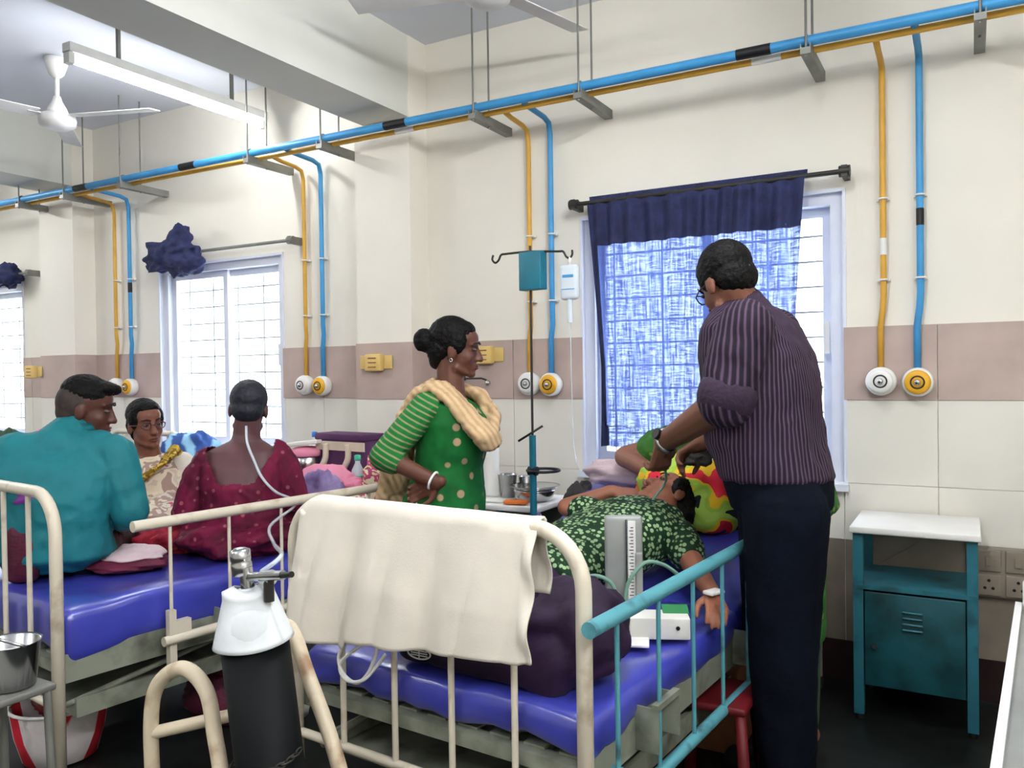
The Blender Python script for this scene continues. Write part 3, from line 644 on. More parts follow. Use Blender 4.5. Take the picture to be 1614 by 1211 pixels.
# ------------------------------------------------------------------ bedside lockers
def locker(x, y, label):
    """x right edge, y front edge"""
    w, d, h = .42, .38, .745; L = thing('bedside_locker', (x-w/2, y+d/2, 0), label, 'locker', 'bedside lockers')
    MB().rbox((x-w/2, y+d/2-.008, h-.012), (w+.02, d+.03, .026), .006).build('top', M['white'], L)
    for px_ in (x-.018, x-w+.018):
        for py_ in (y+.018, y+d-.018):
            MB().b2((px_-.018, py_-.018, .02), (px_+.018, py_+.018, h-.025)).build('leg', M['teal'], L)
            MB().cyl((px_, py_, 0), (px_, py_, .02), .016).build('rubber_foot', M['black'], L)
    MB().b2((x-w+.036, y+d-.012, .52), (x-.036, y+d-.006, h-.025)).build('back_panel', M['dado'], L)
    MB().box((x-w/2, y+d-.016, .625), (.012, .005, .38), Ry(55)).build('cross_stay', M['dado'], L)
    MB().b2((x-w+.004, y-.004, .505), (x-.004, y+d, .522)).build('shelf', M['teal'], L)
    MB().b2((x-w+.012, y+.02, .13), (x-w+.022, y+d-.01, .505)).b2((x-.022, y+.02, .13), (x-.012, y+d-.01, .505)).b2((x-w+.022, y+d-.02, .13), (x-.022, y+d-.01, .505)).b2((x-w+.022, y+.02, .13), (x-.022, y+d-.02, .14)).build('cabinet', M['tealdark'], L)
    D = MB().rbox((x-w/2, y+.008, .316), (w-.08, .016, .36), .004).build('door', M['tealdark'], L)
    for k in range(4): MB().rbox((x-w/2-.005, y-.002, .365+k*.022), (.07, .012, .008), .004, Rx(-25)).build('louvre', M['teal'], D)
    MB().cyl((x-w+.075, y-.012, .29), (x-w+.075, y+.004, .29), .009).build('knob', M['steel'], D)
    return L
locker(.012, 3.38, 'teal bedside locker with white top standing right of the man in striped shirt')
locker(-1.71, 3.25, 'teal bedside locker with bottles and steel pots behind the woman in green')
locker(-4.0, 3.36, 'teal bedside locker under the bare window, striped bundle on it')
# on the middle locker
ZT = .7475
def bottle(x, y, z, h, r, m, capm, label, lab=None, name='water_bottle'):
    b = thing(name, (x, y, z), label, 'bottle')
    P = [(.6*r, .001), (r, .008)]
    for k in range(9): P += [(r, .02+k*h*.07), (r*.95, .02+k*h*.07+h*.03)]
    P += [(r, h*.7), (r*.8, h*.78), (.36*r, h*.88), (.34*r, h*.93)]
    MB().lathe((x, y, z), P, 18).build('bottle_body', m, b)
    MB().lathe((x, y, z+h*.92), [(.42*r, 0), (.44*r, .002), (.44*r, h*.07), (.3*r, h*.08)], 16).build('cap', capm, b)
    if lab: MB().lathe((x, y, z+h*.45), [(r*1.03, 0), (r*1.03, h*.25)], 18).build('label_wrap', lab, b)
bottle(-2.05, 3.42, ZT, .33, .042, M['white'], M['cap'], 'white ribbed water bottle with blue cap on the locker behind the woman in green')
def pot(x, y, z, prof, label, cat, name, lid=False):
    o = thing(name, (x, y, z), label, cat); MB().lathe((x, y, z), prof, 26).build('vessel', M['steel'], o)
    return o
pot(-1.975, 3.45, ZT, [(.03, .001), (.036, .004), (.046, .11), (.049, .113), (.044, .112), (.034, .01), (.01, .008)], 'tall steel tumbler on the locker beside the white bottle', 'tumbler', 'steel_tumbler')
cp = pot(-1.9, 3.5, ZT, [(.03, .001), (.036, .004), (.037, .10), (.039, .102), (.034, .1), (.033, .01), (.01, .008)], 'small steel mug with a handle on the locker behind the covered bowl', 'mug', 'steel_mug')
MB().tube(smoothpath([(-1.865, 3.49, ZT+.085), (-1.835, 3.48, ZT+.075), (-1.835, 3.48, ZT+.035), (-1.865, 3.49, ZT+.025)]), .005, 8).build('handle', M['steel'], cp)
bw = thing('covered_bowl', (-1.80, 3.4, ZT), 'wide steel bowl with a flat steel plate as lid on the locker', 'bowl')
MB().lathe((-1.80, 3.4, ZT), [(.06, .001), (.085, .02), (.1, .05), (.102, .056), (.02, .057)], 30).build('bowl', M['steel'], bw)
MB().lathe((-1.80, 3.4, ZT+.058), [(.03, 0), (.1, .002), (.118, .016), (.12, .018), (.112, .014), (.05, .008), (.01, .008)], 30).build('plate_lid', M['steel'], bw)
tag(MB().rbox((-1.98, 3.32, ZT+.005), (.2, .1, .008), .002, Rz(8)).build('newspaper', M['offw'], None, (-1.98, 3.32, ZT)), 'folded printed paper at the front edge of the middle locker', 'paper')
tag(MB().rbox((-1.83, 3.27, ZT+.012), (.11, .05, .016), .004, Rz(14)).build('medicine_strip', M['orange'], None, (-1.83, 3.27, ZT)), 'bright orange medicine packet at the front edge of the middle locker', 'packet')
tag(MB().lump((-1.675, 3.17, .63), (.05, .05, .1), .25, 2, 4).tube(smoothpath([(-1.69, 3.19, .71), (-1.71, 3.215, .75), (-1.72, 3.23, .735)]), .006, 6).build('carrier_bag', M['lilac'], None, (-1.68, 3.2, .6)), 'lilac carrier bag hanging at the front corner of the middle locker', 'bag')
tag(MB().lump((-1.585, 3.45, .72), (.085, .08, .12), .3, 2.2, 9).build('cloth_bundle', M['dkgrey'], None, (-1.6, 3.45, .65)), 'charcoal grey bundle wedged between the drip stand and the near bed', 'bundle')

# drip stand
IX, IY = -1.665, 3.13
iv = thing('drip_stand', (IX, IY, 0), 'blue green drip stand with a square plate at its top', 'drip stand')
MB().cyl((IX, IY, .08), (IX, IY, 1.08), .0155, n=14).build('lower_tube', M['stand'], iv)
MB().cyl((IX, IY, 1.06), (IX, IY, 1.9), .0055, n=10).build('upper_rod', M['iron'], iv)
MB().tube([(IX-.055, IY-.03, 1.055), (IX+.04, IY+.02, 1.12)], .005, 8).build('lock_screw', M['black'], iv)
MB().rbox((IX+.012, IY, 1.79), (.118, .05, .165), .004, Rz(-10)).build('top_plate', M['stand'], iv)
bar = [(IX-.185, IY, 1.875), (IX-.19, IY, 1.855), (IX-.175, IY, 1.84), (IX-.158, IY, 1.85), (IX-.145, IY, 1.872), (IX-.12, IY, 1.875), (IX, IY, 1.875), (IX+.13, IY, 1.865), (IX+.158, IY, 1.862), (IX+.172, IY, 1.84), (IX+.188, IY, 1.832), (IX+.2, IY, 1.845), (IX+.2, IY, 1.865)]
MB().tube(smoothpath(bar, 5), .0048, 8).build('hook_bar', M['iron'], iv)
MB().tube([(IX+.05+.07*math.cos(t), IY+.07*math.sin(t), .93) for t in [i*2*math.pi/28 for i in range(28)]], .0062, 8, True).cyl((IX-.02, IY, .925), (IX+.02, IY, .925), .02).build('bottle_ring', M['black'], iv)
for k in range(3):
    a = math.radians(90+120*k+20); MB().tube([(IX, IY, .1), (IX+.12*math.cos(a), IY+.12*math.sin(a), .07), (IX+.2*math.cos(a), IY+.2*math.sin(a), .015)], .011, 8).build('foot', M['stand'], iv)
ivb = thing('drip_bag', (IX+.187, IY, 1.83), 'clear saline drip bag with blue label hanging from the right hook', 'drip bag')
MB().rbox((IX+.187, IY, 1.73), (.085, .035, .15), .017).build('bag', M['fluid'], ivb)
MB().box((IX+.187, IY-.0185, 1.755), (.05, .001, .012)).box((IX+.187, IY-.0185, 1.70), (.06, .001, .004)).build('printed_label', M['lblue'], ivb)
MB().tube([(IX+.187, IY, 1.80), (IX+.19, IY, 1.835)], .006, 8).build('hanging_tab', M['white'], ivb)
MB().cyl((IX+.187, IY, 1.56), (IX+.187, IY, 1.66), .012).build('drip_chamber', M['fluid'], ivb)
MB().tube(smoothpath([(IX+.187, IY, 1.56), (IX+.19, IY, 1.3), (IX+.2, IY-.01, 1.05), (IX+.24, IY-.05, .95)]), .0022, 6).build('drip_line', M['clear'], ivb)

# ------------------------------------------------------------------ oxygen cylinder on its trolley
CX, CY_ = -1.5, 1.38
ct = thing('oxygen_cylinder', (CX, CY_, .05), 'black oxygen cylinder with white shoulder leaning in its trolley', 'gas cylinder')
Rl = Ry(-6.5) @ Rx(2); cb0 = V((-1.395, 1.385, .085))
MB().lathe(cb0, [(.05, 0), (.074, .008), (.078, .03), (.078, .655)], 32, Rl).build('body', M['gas'], ct)
MB().lathe(cb0, [(.0788, .655), (.0795, .66), (.078, .69), (.068, .725), (.05, .755), (.034, .77), (.03, .775), (.02, .777)], 32, Rl).build('shoulder', M['gasw'], ct)
# paper band tied around the neck and the regulator
def cone(u, v):
    a = u*2*math.pi; r = .090+.005*math.sin(a*3+1)*(1-v)-.032*min(1, v*1.25); r = r if v < .99 else .03; return cb0 + Rl @ V((r*math.cos(a), r*math.sin(a), .65+.13*v + .006*math.sin(a*2)))
solid(MB().grid(cone, 40, 14).build('paper_wrap', M['gasw'], ct), .002)
vt = cb0 + Rl @ V((0, 0, .755))
vv = MB().cyl(vt, vt+Rl @ V((0, 0, .07)), .016).build('valve_body', M['steel'], ct)
MB().lathe(vt+Rl @ V((-.012, 0, .05)), [(.018, 0), (.024, .004), (.024, .03), (.022, .034), (.024, .038), (.024, .06), (.012, .066)], 18, Rl).build('flow_bottle', M['steel'], ct)
MB().cyl(vt+V((-.01, 0, .045)), vt+V((.13, -.02, .07)), .011).cyl(vt+V((.05, 0, .05)), vt+V((.075, 0, .055)), .018).build('regulator_arm', M['steel'], ct)
MB().cyl(vt+V((.12, -.02, .068)), vt+V((.165, -.028, .077)), .007).build('key', M['black'], ct)
MB().cyl(vt+V((.07, -.005, .0)), vt+V((.07, -.005, .05)), .012).build('needle_valve', M['iron'], ct)
tr = thing('cylinder_trolley', (-1.5, 1.42, 0), 'worn cream tubular trolley holding the black oxygen cylinder', 'trolley')
def arch(pts): return MB().tube(smoothpath(pts, 7), .0185, 14)
ar = arch([(-1.79, 1.33, .03), (-1.80, 1.33, .3), (-1.802, 1.33, .5), (-1.775, 1.335, .59), (-1.69, 1.34, .638), (-1.605, 1.335, .6), (-1.565, 1.325, .5), (-1.525, 1.31, .4), (-1.43, 1.28, .03)]).build('side_arch', M['rust'], tr)
ar = arch([(-1.60, 1.53, .03), (-1.6, 1.53, .4), (-1.6, 1.53, .6), (-1.575, 1.525, .69), (-1.51, 1.52, .71), (-1.44, 1.505, .61), (-1.345, 1.49, .45), (-1.24, 1.47, .2), (-1.2, 1.46, .03)]).build('side_arch', M['rust'], tr)
MB().cyl((-1.80, 1.33, .46), (-1.52, 1.5, .525), .016).build('cross_bar', M['rust'], tr)
MB().b2((-1.55, 1.3, .04), (-1.33, 1.5, .055)).build('base_plate', M['rust'], tr)
MB().b2((-1.555, 1.40, .40), (-1.52, 1.42, .50)).build('chain_lug', M['rust'], tr)
ch = MB(); cc = cb0+Rl @ V((0, 0, .37))
for k in range(22):
    a = math.radians(195+k*8.0); p = cc + V((.088*math.cos(a), .088*math.sin(a), -.01+.05*(k/21)**2)); q = V((-math.sin(a), math.cos(a), .1))
    e1 = q.normalized(); e2 = V((0, 0, 1)) if k % 2 else V((math.cos(a), math.sin(a), 0))
    ch.tube([p + e1*.011*math.cos(t) + e2*.006*math.sin(t) for t in [i*2*math.pi/8 for i in range(8)]], .0022, 5, True)
cho = ch.build('chain', M['iron'], tr); cho['kind'] = 'stuff'
for y in (1.33, 1.5): MB().cyl((-1.62 if y < 1.4 else -1.33, y, .07), (-1.62+.04 if y < 1.4 else -1.29, y, .07), .07, n=20).build('wheel', M['black'], tr)

# ------------------------------------------------------------------ things on and by the left bed
bag = thing('canvas_bag', (-2.83, 3.27, .62), 'plum canvas bag with two cream straps standing on the left bed', 'bag')
MB().rbox((-2.82, 3.28, .84), (.36, .14, .42), .02, Rz(-6)).build('bag_body', M['plum'], bag)
MB().rbox((-2.82, 3.28, 1.035), (.37, .15, .035), .008, Rz(-6)).build('top_band', M['plum'], bag); MB().box((-2.82, 3.203, .99), (.355, .006, .045), Rz(-6)).build('trim', M['strap'], bag)
for x in (-2.91, -2.76):
    MB().tube(smoothpath([(x, 3.195, 1.0), (x+.005, 3.19, .93), (x-.03, 3.185, .85), (x-.035, 3.185, .74)]), .016, 6).build('strap', M['strap'], bag)
tag(MB().lump((-2.73, 3.02, .78), (.2, .13, .13), .3, 1.8, 12, flat=.65).build('quilt_bundle', M['pink'], None, (-2.73, 3.02, .64)), 'pink quilt bundled on the left bed in front of the plum bag', 'quilt')
tf = thing('tiffin_carrier', (-3.06, 3.22, .62), 'steel tiffin carrier with magenta lid and red base beside the plum bag', 'tiffin')
MB().lathe((-3.06, 3.22, .64), [(.07, 0), (.085, .01), (.085, .16), (.08, .165)], 24).build('red_tier', M['red'], tf)
MB().lathe((-3.06, 3.22, .806), [(.08, 0), (.088, .005), (.085, .04), (.088, .08), (.085, .12), (.08, .125)], 24).build('steel_tier', M['steel'], tf)
MB().lathe((-3.06, 3.22, .932), [(.086, 0), (.092, .004), (.09, .03), (.06, .045), (.01, .05)], 24).build('lid', M['pink'], tf)
tag(MB().rbox((-3.06, 3.22, 1.0), (.2, .14, .02), .006, Rz(12) @ Ry(-6)).build('paper_packet', M['offw'], None, (-3.06, 3.22, .985)), 'cream paper packet lying on the tiffin lid', 'packet')
bottle(-2.60, 3.08, .635, .33, .036, M['clear'], M['aqua'], 'clear bottle with green label and green cap leaning beside the plum bag', M['aqua'])
bottle(-3.2, 3.43, .68, .36, .036, M['white'], M['cap'], 'white bottle with blue cap at the head of the left bed', None)
bottle(-3.1, 3.43, .68, .35, .036, M['white'], M['teal'], 'white bottle with teal cap behind the tiffin carrier', None)
tag(MB().lump((-2.42, 3.1, .8), (.15, .12, .19), .35, 2.2, 15, flat=.64).build('cloth_bundle', M['floral'], None, (-2.42, 3.1, .63)), 'cream and magenta flowered bundle behind the elbow of the woman in green', 'bundle')
for (x, y, z, sx, sz, m, lb, sd) in ((-2.72, 2.83, .66, .22, .1, 'multi', 'many coloured printed sheet crumpled on the left bed below the rail', 21), (-2.42, 2.86, .68, .16, .12, 'floral', 'flowered cream sheet crumpled beside the far end of the rail', 22)):
    tag(MB().lump((x, y, z), (sx, .1, sz), .35, 2.4, sd, flat=.637).build('crumpled_sheet', M[m], None, (x, y, .62)), lb, 'sheet')
tag(MB().lump((-2.58, 2.82, .8), (.1, .08, .12), .35, 2.2, 25).build('lilac_cloth', M['lilac'], None, (-2.58, 2.82, .75)), 'lilac cloth bunched at the elbow of the magenta patient', 'cloth')
tag(MB().lump((-4.27, 3.48, .87), (.22, .14, .14), .3, 2, 31, flat=.748).build('striped_bundle', M['stripeb'], None, (-4.27, 3.48, .748)), 'blue striped bundle on the locker under the bare window', 'bundle')
tag(MB().lump((-2.84, 2.0, .675), (.16, .13, .03), .2, 2.5, 41, flat=.637).build('folded_shawl', M['palep'], None, (-2.9, 2, .62)), 'cream and maroon cloth folded flat on the left bed beside the man in teal', 'cloth')
tag(MB().lump((-2.83, 1.98, .655), (.19, .15, .03), .2, 2.5, 42, flat=.637).build('maroon_cloth', M['maroon'], None, (-2.9, 2, .61)), 'maroon cloth spread under the cream folded cloth', 'cloth')
tag(MB().lump((-4.83, 2.9, .86), (.17, .1, .2), .3, 2, 51, flat=.72).build('cloth_bundle', M['pink'], None, (-4.83, 2.9, .7)), 'pink bundle on the farthest bed behind the neck of the man in teal', 'bundle')
tag(MB().lump((-5.15, 2.85, .84), (.2, .1, .2), .3, 2, 52, flat=.72).build('cloth_bundle', M['dgreen'], None, (-5.15, 2.85, .7)), 'dark green bundle on the farthest bed at the left edge', 'bundle')
tag(MB().lump(LB(-.50, .10, .76), (.1, .06, .16), .25, 2, 61, flat=.635).fuse('maroon_shawl', M['maroon'], None, LB(-.5, .1, .63), .012, 2), 'maroon shawl heaped at the foot of the left bed at the left edge', 'shawl')
tag(MB().lump(LB(-.46, .11, .93), (.05, .05, .05), .25, 2, 62).build('carrier_bag', M['violet'], None, LB(-.46, .11, .9)), 'violet carrier bag on top of the maroon shawl', 'bag')

# under the beds
tb = thing('plastic_tub', (-2.85, 1.74, 0), 'red and white striped tub on the floor under the left bed', 'tub')
MB().lathe((-2.86, 1.74, 0), [(.1, .002), (.12, .01), (.145, .1), (.158, .19), (.16, .2), (.152, .195), (.138, .1), (.11, .015), (.02, .012)], 32).build('tub_wall', M['tubstr'], tb)
MB().tube([(-2.86+.16*math.cos(t), 1.74+.16*math.sin(t), .2) for t in [i*2*math.pi/32 for i in range(32)]], .006, 8, True).build('rim', M['white'], tb)
tag(MB().lump((-2.83, 1.76, .19), (.12, .11, .06), .3, 2, 71).build('red_cloth', M['red'], None, (-2.83, 1.76, .15)), 'red cloth heaped inside the striped tub', 'cloth')
st = thing('step_stool', (-2.26, 1.24, 0), 'steel bedside stool at the lower left edge under the pail', 'stool')
MB().rbox((-2.31, 1.19, .515), (.26, .26, .02), .006).build('seat', M['galv'], st)
for dx in (-.12, .12):
    for dy in (-.11, .11): MB().cyl((-2.3+dx, 1.2+dy, 0), (-2.3+dx*.9, 1.2+dy*.9, .51), .011).build('leg', M['galv'], st)
pl = thing('steel_pail', (-2.26, 1.24, .526), 'steel pail with a wire handle at the lower left edge', 'pail')
MB().lathe((-2.26, 1.24, .526), [(.05, .001), (.062, .004), (.075, .12), (.079, .124), (.072, .12), (.058, .01), (.01, .008)], 26).build('vessel', M['steel'], pl)
MB().tube([V((-2.26+.078*math.cos(t), 1.24-.05*math.sin(t), .645+.03*math.sin(t))) for t in [i*math.pi/14 for i in range(15)]], .0045, 8).build('handle', M['steel'], pl)
for (x, y, s, m, lb, sd) in ((-2.3, 2.25, .13, 'maroon', 'maroon bundle on the floor under the left bed', 81), (-2.12, 2.35, .12, 'offw', 'white bundle on the floor under the left bed', 82), (-1.35, 2.25, .15, 'dkgrey', 'dark bundle on the floor under the near bed', 83)):
    tag(MB().lump((x-.3, y, s*.8), (s*1.2, s, s), .3, 2, sd, flat=.002).build('floor_bundle', M[m], None, (x-.3, y, 0)), lb, 'bundle')
tag(MB().rbox((-.86, 3.0, .15), (.28, .3, .3), .006).build('storage_box', M['carton'], None, (-.86, 3, 0)), 'brown carton on the floor under the head of the near bed', 'carton')
rs = thing('plastic_stool', (-.70, 2.5, 0), 'red plastic stool pushed under the right side of the near bed', 'stool')
MB().rbox((-.70, 2.5, .35), (.24, .24, .025), .01).build('seat', M['red'], rs)
for dx in (-1, 1):
    for dy in (-1, 1): MB().tube([(-.70+dx*.125, 2.5+dy*.125, 0), (-.70+dx*.1, 2.5+dy*.1, .345)], [.02, .016], 8).build('leg', M['red'], rs)

# stretcher at the right edge
sr = thing('stretcher_trolley', (.35, 2.0, 0), 'stretcher trolley with white metal edge at the lower right corner', 'stretcher')
RS = Rz(-4)
def SP(x, y, z): return V((.012, 1.55, 0)) + RS @ V((x, y, z))
MB().box(SP(.009, .25, .61), (.018, 2.3, .03), RS).box(SP(.561, .25, .61), (.018, 2.3, .03), RS).box(SP(.285, 1.391, .61), (.54, .018, .03), RS).build('edge_rail', M['white'], sr)
MB().box(SP(.285, .25, .597), (.534, 2.26, .02), RS).build('top_panel', M['bpgrey'], sr)
for x in (.04, .53):
    for y in (-.8, 1.34): MB().cyl(SP(x, y, .1), SP(x, y, .585), .016).build('leg', M['galv'], sr); MB().cyl(SP(x-.012, y, .05), SP(x+.012, y, .05), .05, n=18).build('wheel', M['black'], sr)
MB().rbox(SP(.045, 1.37, .66), (.05, .03, .08), .008, RS).build('end_post', M['white'], sr)
tag(MB().lump(SP(.32, .25, .66), (.22, .6, .09), .2, 2, 91, flat=.609).build('blue_sheet', mat('light_blue_sheet', (98, 150, 200), .85, bump=.3), None, SP(.3, .2, .61)), 'light blue sheet heaped on the stretcher at the right edge', 'sheet')
tag(MB().rbox(SP(.28, 1.1, .635), (.4, .3, .05), .012, RS).build('dark_pad', M['black'], None, SP(.3, 1.0, .61)), 'black pad on the far end of the stretcher', 'pad')
#PEOPLE
# ------------------------------------------------------------------ people
MK = dict(hair=mat('black_hair', (12, 10, 10), .62, var=.5, scale=30, bump=.4, bscale=70, spec=.16), fade=mat('cropped_hair', (58, 46, 42), .7, var=.3, scale=40), crop=mat('close_cropped_hair', (24, 27, 38), .6, var=.3, scale=40, bump=.2),
          eye=mat('eye_white', (96, 84, 78), .6), iris=mat('dark_iris', (24, 16, 12), .2), brow=mat('dark_brow', (28, 20, 18), .7), lip=mat('brown_lip', (112, 56, 50), .5), lens=mat_clear('spectacle_lens', (120, 125, 130), .96, .15))
class Head:
    def __init__(s, c, f, u, k=1.0):
        s.c = V(c); s.f = V(f).normalized(); u = V(u); s.u = (u - s.f*u.dot(s.f)).normalized(); s.r = s.f.cross(s.u); s.k = k
        s.R = Matrix((s.r, s.f, s.u)).transposed()
    def p(s, x, y, z): return s.c + (s.r*x + s.f*y + s.u*z)*s.k
    def E(s, b, x, y, z, rx, ry, rz, n=16, m=10): b.ell(s.p(x, y, z), (rx*s.k, ry*s.k, rz*s.k), s.R, n, m)
    def skin(s, b, neck, nr=.054):
        E, p, k = s.E, s.p, s.k
        E(b, 0, -.014, .034, .073, .092, .08); E(b, 0, .022, -.025, .061, .064, .08); E(b, 0, .036, -.068, .047, .045, .04); E(b, 0, .07, -.096, .021, .02, .017)
        E(b, 0, .03, -.045, .055, .056, .052); b.cap(p(0, .082, .012), p(0, .103, -.033), .009*k, .0125*k); E(b, 0, .02, .045, .062, .068, .05)
        for q in (-1, 1):
            E(b, q*.012, .094, -.036, .009, .01, .008); E(b, q*.034, .048, -.03, .025, .028, .03); E(b, q*.074, -.01, -.012, .010, .021, .033)
            b.cap(p(q*.012, .083, .024), p(q*.046, .064, .024), .007*k, .006*k); b.cap(p(q*.05, .01, -.075), p(q*.025, .055, -.093), .016*k, .014*k)
        E(b, 0, .082, -.066, .022, .014, .014)
        b.cap(p(0, -.024, -.045), V(neck), nr*k, nr*1.12*k)
    def parts(s, root, lips=True):
        for q in (-1, 1):
            e = MB(); s.E(e, q*.031, .075, .005, .0125, .0105, .0058); eo = e.build('eye', MK['eye'], root)
            e = MB(); s.E(e, q*.031, .0815, .005, .0058, .0045, .0056); e.build('iris', MK['iris'], eo)
            MB().limb([s.p(q*.014, .094, .028), s.p(q*.03, .089, .034), s.p(q*.05, .072, .029)], [.0032*s.k, .0036*s.k, .002*s.k]).build('eyebrow', MK['brow'], root)
        l = MB(); s.E(l, 0, .093, -.0605, .021, .0065, .0048); s.E(l, 0, .0915, -.0705, .018, .0068, .006); l.build('lips', MK['lip'], root)
    def hair(s, b, back=0.0, top=0.0):
        s.E(b, 0, -.026, .046, .081, .091, .083+top, 20, 12); s.E(b, 0, -.055-back, -.008, .07, .055, .06); s.E(b, 0, .008, .08, .062, .06, .036)
        for q in (-1, 1): s.E(b, q*.06, .0, .03, .022, .04, .05)
    def glasses(s, root, m):
        g = MB()
        for q in (-1, 1):
            ring = [s.p(q*.034+.024*math.cos(t), .098-.012*abs(math.cos(t)), .002+.017*math.sin(t)) for t in [i*2*math.pi/18 for i in range(18)]]
            g.tube(ring, .0022, 6, True); g.tube([s.p(q*.058, .088, .006), s.p(q*.077, .04, .004), s.p(q*.08, -.02, -.004)], .0022, 6)
        g.tube([s.p(-.01, .1, .006), s.p(0, .106, .008), s.p(.01, .1, .006)], .002, 6); go = g.build('spectacles', m, root)
        for q in (-1, 1):
            l = MB(); s.E(l, q*.034, .096, .002, .022, .0012, .016); l.build('lens', MK['lens'], go)
def turn(d, n, a): return (V(d)*math.cos(a) + V(n)*math.sin(a)).normalized()
def hand(b, w, d, n, th=1, s=1.0, curl=(.35, .55, .45), spread=.10):
    w = V(w); d = V(d).normalized(); n = V(n); n = (n - d*n.dot(d)).normalized(); lat = d.cross(n)
    b.cap(w - d*.015, w + d*.03*s, .025*s, .024*s)
    for i, (o, L) in enumerate(((.031, .066), (.011, .076), (-.010, .072), (-.030, .056))):
        o *= th*s; q = w + d*.086*s + lat*o; b.cap(w + d*.012*s + lat*o*.55, q, .0155*s, .0115*s)
        dd = (d + lat*(o/s*spread*20*.25)).normalized(); a = 0; p = q
        for j, (f, r0, r1) in enumerate(((.44, .0105, .0092), (.31, .0092, .0085), (.25, .0085, .0072))):
            a += curl[j]*(1+.12*i); e = p + turn(dd, n, a)*L*f*s*1.08; b.cap(p, e, r0*s, r1*s); p = e
    t0 = w + d*.022*s + lat*.02*th*s; t1 = t0 + (lat*th*.72 + d*.62 + n*.35).normalized()*.043*s; t2 = t1 + (lat*th*.25 + d*.85 + n*.5).normalized()*.033*s; t3 = t2 + (d*.85 + n*.6 - lat*th*.1).normalized()*.025*s
    b.limb([t0, t1, t2, t3], [.0165*s, .0125*s, .0108*s, .0085*s])
def person(base, label, sk, torso, neck, H, arms, hands, legs, vox=.007, group=None, feet=True):
    P = thing('person', base, label, 'person', group); b = MB(); b.loft(torso, -.004)
    b.cap(V(torso[-1][0]), V(neck), .06, .056); H.skin(b, neck)
    for a, r in arms: b.limb(a, r)
    for h in hands: hand(b, *h)
    for l, r in legs: b.limb(l, r)
    if feet:
        for l, r in legs:
            fd = getattr(H, 'foot', H.f); fd = V((fd.x, fd.y, 0)).normalized(); a = V(l[-1]); z = max(.028, a.z-.055)
            b.cap(V((a.x, a.y, z)) - fd*.03, V((a.x, a.y, z-.004)) + fd*.14, .034, .026)
    b.fuse('body', sk, P, vox=vox, sm=4); H.parts(P); return P
def sec(c, sd, a, b, f): return (V(c), V(sd), a, b, V(f))
def secs(L, sd, f): return [sec(c, sd, a, b, f) for c, a, b in L]

# --- doctor in the striped shirt, bending over the patient
f = V((-.95, .3, 0)).normalized(); sd = f.cross(V((0, 0, 1)))
T = secs([((-.515, 2.6, .93), .15, .125), ((-.53, 2.6, 1.02), .16, .14), ((-.565, 2.605, 1.12), .165, .15), ((-.575, 2.61, 1.22), .172, .15), ((-.58, 2.61, 1.32), .178, .145), ((-.59, 2.61, 1.40), .182, .135), ((-.607, 2.61, 1.48), .165, .11), ((-.622, 2.61, 1.535), .10, .075)], sd, f)
H = Head((-.682, 2.60, 1.625), (-.72, .55, -.5), (-.4, .2, 1), 1.0); H.foot = f
armL = [(-.585, 2.445, 1.475), (-.635, 2.40, 1.255), (-.93, 2.71, 1.105)]; armR = [(-.565, 2.755, 1.465), (-.60, 2.97, 1.23), (-.86, 2.95, 1.09)]
legs = [([(-.49, 2.52, .92), (-.50, 2.51, .5), (-.485, 2.5, .09)], [.11, .075, .05]), ([(-.545, 2.68, .92), (-.56, 2.69, .5), (-.55, 2.7, .09)], [.11, .075, .05])]
D = person((-.53, 2.6, 0), 'man in purple striped shirt and dark trousers leaning over the patient', skin('doctor_skin', (118, 74, 56)), T, (-.63, 2.605, 1.55), H,
           [(armL, [.062, .06, .036]), (armR, [.06, .055, .034])], [(armL[2], (-.25, .3, -.9), (-.6, .5, .2), 1, 1.05, (.5, .6, .4)), (armR[2], (-.75, -.15, -.55), (-.2, -.4, -.8), -1, 1.05, (.5, .6, .4))], legs, .006)
b = MB(); b.loft(T[1:], .017)
for a in (armL, armR): b.limb([a[0], V(a[0]).lerp(V(a[1]), .55), V(a[1]).lerp(V(a[0]), .02)], [.082, .084, .078])
b.cap(V((-.6, 2.605, 1.52)), V((-.65, 2.60, 1.575)), .066, .06)
b.fuse('shirt', mat_round('purple_striped_shirt', (30, 19, 34), (84, 66, 86), -.045, .0, 26), D, vox=.007, sm=2, crease=.006, cs=.075)
for a in (armL, armR):
    e = V(a[1]); d = (V(a[0])-e).normalized(); MB().loft([sec(e+d*t, frame(d)[0], r, r, frame(d)[1]) for t, r in ((-.02, .079), (.005, .086), (.035, .087), (.055, .082))], ex=2).build('rolled_cuff', mat('purple_cuff', (48, 30, 52), .8, bump=.3), D)
b = MB(); b.loft(T[:2], .012)
for l, r in legs: b.limb(l, [.125, .098, .078])
b.fuse('trousers', mat('dark_navy_trousers', (9, 14, 25), .9, var=.35, scale=6, bump=.15, spec=.08), D, vox=.01, sm=2, crease=.005, cs=.12)
b = MB(); b.loft([sec((-.548, 2.602, 1.055), sd, .176, .158, f), sec((-.552, 2.602, 1.085), sd, .177, .160, f)], ends=False, ex=2.3); b.build('belt', M['black'], D)
b = MB(); H.hair(b, .0, .0); b.fuse('hair', MK['hair'], D, vox=.006, crease=.004, cs=.02); H.glasses(D, M['iron'])
w = V(armL[2]); d = (w-V(armL[1])).normalized(); a_, b_ = frame(d)
wt = MB().tube([w-d*.03+(a_*math.cos(t)+b_*math.sin(t))*.037 for t in [i*2*math.pi/20 for i in range(20)]], .008, 8, True).build('wrist_watch', M['steel'], D); q = w-d*.03+V((-.02, -.03, .02)); MB().cyl(q, q+V((-.008, -.01, .006)), .019, n=18).build('watch_dial', M['black'], wt)
